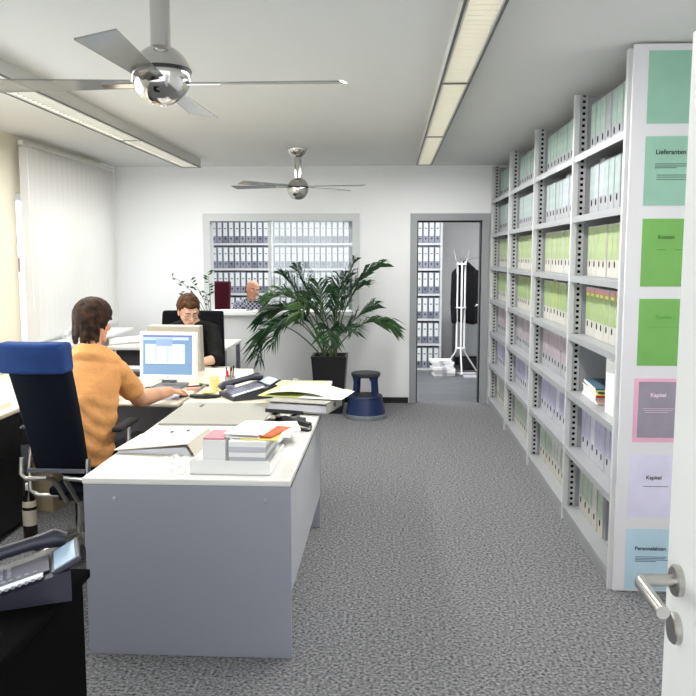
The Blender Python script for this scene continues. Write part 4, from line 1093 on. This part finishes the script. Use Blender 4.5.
# ------------------------------------------------------------------ palm and step stool
t = thing('potted_palm', 'large green palm in a tall black planter against the far wall', 'plant', (-.615, 8.2, 0))
MB().lathe([(.19, 0), (.195, .02), (.252, .57), (.258, .595), (.225, .595), (.22, .55)], n=4, sq=True).build('planter', pot_m, t)
MB().lathe([(.21, .53), (.215, .555)], n=4, sq=True).build('soil', soil_m, t)
rp = random.Random(21)
def P3(px, py, dy):
    """metres: where a frond tip hangs, read off the photo for a palm standing 8.2 m away"""
    y = 8.2 + dy; k = y / 800
    return V(((px - 390) * k + .615, dy, 1.62 - (py - 255) * k))
fr = [((258, 362), (268, 292), -.25), ((272, 345), (290, 290), -.35), ((258, 325), (285, 278), -.05), ((268, 300), (300, 275), -.2), ((281, 272), (308, 300), .05), ((296, 266), (315, 300), .1), ((318, 282), (325, 310), -.3),
      ((300, 318), (315, 285), -.45), ((356, 258), (338, 300), .1), ((386, 266), (348, 268), .05), ((366, 284), (342, 290), -.15), ((394, 332), (368, 300), -.05), ((376, 304), (350, 318), .12), ((352, 332), (345, 318), -.3), ((330, 340), (328, 310), -.5),
      ((310, 300), (322, 285), .15), ((340, 290), (335, 312), -.1), ((288, 325), (305, 300), -.1), ((345, 275), (336, 300), .2), ((275, 315), (300, 292), .1)]
for i, ((tx, ty), (cx_, cy_), dy) in enumerate(fr):
    a = V((rp.uniform(-.09, .09), rp.uniform(-.09, .09), .54)); tip = P3(tx, ty, dy); ctl = P3(cx_, cy_, dy * .5)
    pts = bez(a, ctl, tip, 18)
    s = MB(); s.tube(pts, [.0085 - .00036 * q for q in range(19)], 6); so = s.build('frond', stem_m, t, True)
    l = MB(); n = 23; Ltot = sum((pts[q + 1] - pts[q]).length for q in range(18))
    for k in range(n):
        f = .4 + .6 * (k + .5) / n; q = min(int(f * 18), 17); p = pts[q].lerp(pts[q + 1], f * 18 - q); d = (pts[q + 1] - pts[q]).normalized()
        side = d.cross(V((0, 0, 1))); side = side.normalized() if side.length > .05 else V((1, 0, 0)); upn = side.cross(d).normalized()
        LL = (.3 * math.sin(PI * (.16 + .78 * (f - .4) / .6)) + .05) * rp.uniform(.85, 1.1) * min(1, Ltot / .75)
        for sg in (-1, 1):
            dr = (d * .85 + side * sg * .62 + upn * rp.uniform(.0, .5) + V((rp.uniform(-.12, .12), 0, rp.uniform(-.15, .1)))).normalized()
            m1 = p + dr * LL * .5; e = p + dr * LL * .93 + V((0, 0, -.3 * LL)); 
            c1 = dr.cross(upn).normalized(); c2 = dr.cross(c1).normalized(); ro = rp.uniform(-1.1, 1.1); wv = (c1 * math.cos(ro) + c2 * math.sin(ro)) * .0085
            l.bm.faces.new([l.bm.verts.new(x) for x in (p - wv * .4, m1 - wv, e, m1 + wv, p + wv * .4)])
    lo = l.build('leaflets', leaf2_m if i % 4 == 3 else leaf_m, so)
t = thing('step_stool', 'round blue step stool with dark top beside the palm', 'stool', (-.235, 7.92, 0))
MB().lathe([(.212, 0), (.214, .03), (.205, .045)], n=40).build('base_ring', mat('grey_ring', (110, 116, 120), .4), t, True)
MB().lathe([(.2, .045), (.165, .205), (.172, .212), (.168, .222), (.1, .222)], n=40).build('lower_drum', stool_m, t, True)
MB().lathe([(.16, .222), (.16, .228), (.1, .229)], n=40).build('lower_tread', stooltop_m, t, True)
for k in range(4):
    a = R(90 * k + 45 - 135 + 130); d = V((math.cos(a), math.sin(a), 0)); s = V((-math.sin(a), math.cos(a), 0))
    b = MB(); p0, p1 = d * .146 + V((0, 0, .228)), d * .128 + V((0, 0, .43))
    q = [p0 - s * .028, p0 + s * .028, p0.lerp(p1, .7) + s * .026, p1 + s * .06, p1 - s * .06, p0.lerp(p1, .7) - s * .026]
    b.prism(q, -d * .018); b.build('leg', stool_m, t)
MB().lathe([(.14, .415), (.146, .43), (.146, .448), (.14, .455), (.05, .456)], n=40).build('upper_tread', stooltop_m, t, True)

# ------------------------------------------------------------------ back room: binder shelving
BY = 11.2; BZ = [.035 + .35 * k for k in range(7)]
bs = thing('shelving_unit', 'white shelving with grey ring binders in the back room', 'shelf', (-2.55, BY, 0))
for x in (-2.53, -1.645, -.5, .0, .71):
    box('upright', shelf_m, x + 2.55 - .015, x + 2.55 + .015, 0, .3, 0, 2.5, bs)
for a, c in ((-2.515, -1.66), (-1.63, -.515), (-.485, -.015), (.015, .695)):
    for z in BZ: box('shelf_board', shelf_m, a + 2.55, c + 2.55, 0, .3, z - .03, z, bs)
box('back_sheet', mat('bluish_back_sheet', (150, 156, 172), .7), 0, 3.25, .3, .305, 0, 2.5, bs)
binder_m = mat('binder_card', (126, 129, 140), .6, noise=(20, .06)); binder2_m = mat('binder_card_dark', (100, 104, 118), .6, noise=(20, .06))
def make_binder(body):
    t = thing('ring_binder', None, 'binder', (0, 0, -5))
    box('cover', body, -.0375, .0375, 0, .27, 0, .3, t, .002)
    box('spine_label', mat('binder_label_paper', (206, 210, 208), .8), -.026, .026, -.0012, 0, .1, .285, t)
    b = MB(); b.prism([(.011 * math.cos(2 * PI * j / 12), -.0018, .06 + .011 * math.sin(2 * PI * j / 12)) for j in range(12)], (0, .0018, 0)); b.build('finger_hole', hole_m, t)
    b = MB(); b.box(-.014, .014, -.0018, -.0012, .195, .21); b.build('label_print', mat('label_ink', (70, 72, 78), .7), t)
    return t
rb = random.Random(4); bp = []
SN = {1: 'sixth', 2: 'fifth', 0: 'lowest', 3: 'fourth', 4: 'third', 5: 'second', 6: 'top'}
OR = ORD + ['thirteenth', 'fourteenth']
for sec, (x0, n, rows) in {'left hatch section': (-2.47, 10, (3, 4, 5)), 'right hatch section': (-1.585, 13, (3, 4, 5)), 'doorway section': (.331, 5, (0, 1, 2, 3, 4, 5))}.items():
    rows = {'left hatch section': (2, 3, 4, 5), 'right hatch section': (2, 3, 4, 5)}.get(sec, rows)
    for r_ in rows:
        for i in range(n):
            if not bp: bp = [make_binder(binder_m), make_binder(binder2_m)]; fresh = [True, True]
            k = 0 if rb.random() < .75 else 1
            lab = 'grey ring binder, %s from left on %s shelf, %s' % (OR[i], SN[r_], sec)
            loc = (x0 + (.0815 if sec != 'right hatch section' else .0815) * i, BY + .02 + rb.uniform(0, .008), BZ[r_] + .0005)
            g = 'ring binders on the %s shelf of the %s' % (SN[r_], sec)
            if fresh[k]: bp[k].location = loc; bp[k]['label'] = lab; bp[k]['group'] = g; fresh[k] = False
            else: dup(bp[k], loc, None, lab, g)
# paper lying on the hatch sill
t = thing('paper_sheet', 'white open pages lying on the hatch sill', 'paper', (-1.72, YF + .02, WZ0 + .0125), R(-4)); box('sheet', paper_m, -.16, .14, -.09, .09, 0, .006, t)
t = thing('pen', 'dark pen lying on the hatch sill beside the white pages', 'pen', (-1.53, YF + .0, WZ0 + .018), R(40)); MB().tube([(-.05, 0, 0), (.03, 0, 0)], .005, 8).build('barrel', black_m, t, True); MB().tube([(.03, 0, 0), (.05, 0, 0)], .0056, 8).build('pen_cap', steel_m, t, True)

# ------------------------------------------------------------------ seen through the doorway
cs = thing('coat_stand', 'white tubular coat stand behind the doorway', 'coat stand', (.975, 11.0, 0))
for k in range(3):
    a = R(120 * k + 30); d = V((math.cos(a), math.sin(a), 0)) * .06
    MB().tube([d + V((0, 0, .3)), d + V((0, 0, 1.53))], .013, 10).build('pole', white_m, cs, True)
    MB().tube([d + V((0, 0, .36)), d * 1.3 + V((0, 0, .28)), d * 4.6 + V((0, 0, .014))], .011, 10).build('foot', white_m, cs, True)
for k in range(6):
    a = R(60 * k + 30); d = V((math.cos(a), math.sin(a), 0))
    MB().tube([d * .05 + V((0, 0, 1.47)), d * .09 + V((0, 0, 1.56)), d * (.24 if k % 2 else .12) + V((0, 0, 1.58 if k % 2 else 1.7))], .005, 8).build('peg', chrome_m, cs, True)
b = MB(); b.lathe([(.07, .34), (.07, .355)], n=20); b.lathe([(.07, 1.49), (.07, 1.505)], n=20); b.lathe([(.07, .9), (.07, .91)], n=20); b.build('clamp_ring', white_m, cs, True)
jk = thing('jacket', 'black jacket hanging on the coat stand', 'jacket', (1.035, 10.93, 0))
J = lambda x, y, z: V((x + 1.035, y + 10.93, z))
blob('garment', [sphp(J(-.13, 0.16, 1.36), .06) + sphp(J(.13, .17, 1.36), .06) + sphp(J(0, .2, 1.5), .05) + ell(J(-.09, .16, .8), (.07, .05, .1)) + ell(J(.12, .17, .75), (.07, .05, .09))], mat('black_jacket', (18, 18, 21), .85, bump=(20, .5, .02), spec=.2), jk, (1.035, 10.93, 0), .012, 3)
blob('sleeve', [cap(J(-.13, .15, 1.36), J(-.155, .13, .95), .062, .05), cap(J(-.155, .13, .95), J(-.15, .1, .72), .05, .042)], MATS['black_jacket'], jk, (1.035, 10.93, 0), .012, 3)
blob('sleeve', [cap(J(.14, .15, 1.36), J(.165, .13, .95), .062, .05), cap(J(.165, .13, .95), J(.16, .1, .72), .05, .042)], MATS['black_jacket'], jk, (1.035, 10.93, 0), .012, 3)
for i in range(5):
    q = thing('paper_stack', ['paper bundle, lowest of the white pile on the back room floor', 'paper bundle, second lowest of white pile on back room floor', 'paper bundle, middle of the white pile on the back room floor', 'paper bundle, second highest of white pile on back room floor', 'paper bundle, topmost of the white pile on the back room floor'][i], 'paper', (.73 + .03 * (i % 2) - .01 * i, 10.78 - .02 * (i % 3), .0445 * i + .001), R((8, -5, 12, -9, 3)[i]), 'paper bundles piled on the back room floor')
    box('sheets', paper_m, -.14, .14, -.105, .105, 0, .04, q, .002); box('wrapper_band', papergrey_m, -.03, .03, -.1062, -.105, 0, .04, q)
t = thing('cabinet', 'low grey cabinet behind the coat stand', 'cabinet', (1.27, 12.05, 0)); box('body', mat('cabinet_grey', (158, 162, 164), .5), -.3, .3, -.25, .33, .12, .74, t, .004); box('plinth', black_m, -.29, .29, -.2, .3, 0, .12, t); box('door', mat('cabinet_door_grey', (168, 172, 174), .5), -.28, .28, -.262, -.25, .14, .72, t, .003); box('handle', steel_m, -.2, -.185, -.275, -.262, .4, .52, t)
t = thing('tape_dispenser', 'white device with round black eye on the grey cabinet', 'device', (1.27, 11.95, .741)); MB().box(-.09, .09, -.05, .05, 0, .13, .01).build('body', white_m, t); b = MB(); b.tube([(0, -.053, .065), (0, -.05, .065)], .03, 16); b.build('round_eye', black_m, t)
t = thing('crate', 'dark crate on the floor beside the coat stand', 'crate', (1.16, 11.45, 0)); b = MB(); b.box(-.15, .17, -.14, .14, 0, .015); b.box(-.15, -.135, -.14, .14, .0, .16); b.box(.155, .17, -.14, .14, 0, .16); b.box(-.15, .17, -.14, -.125, 0, .16); b.box(-.15, .17, .125, .14, 0, .16); b.build('shell', black_m, t)
for i, (x, y, lab) in enumerate(((1.13, 10.62, 'flat white board on the back room floor, nearer one'), (1.08, 10.9, 'flat white board on the back room floor by coat stand foot'))):
    q = box('board', papergrey_m, -.12, .12, -.05, .05, 0, .02); q.location = (x - .02, y, .0); q.rotation_euler = (0, 0, R(6)); tag(q, lab, 'board', 'boards on the back room floor')
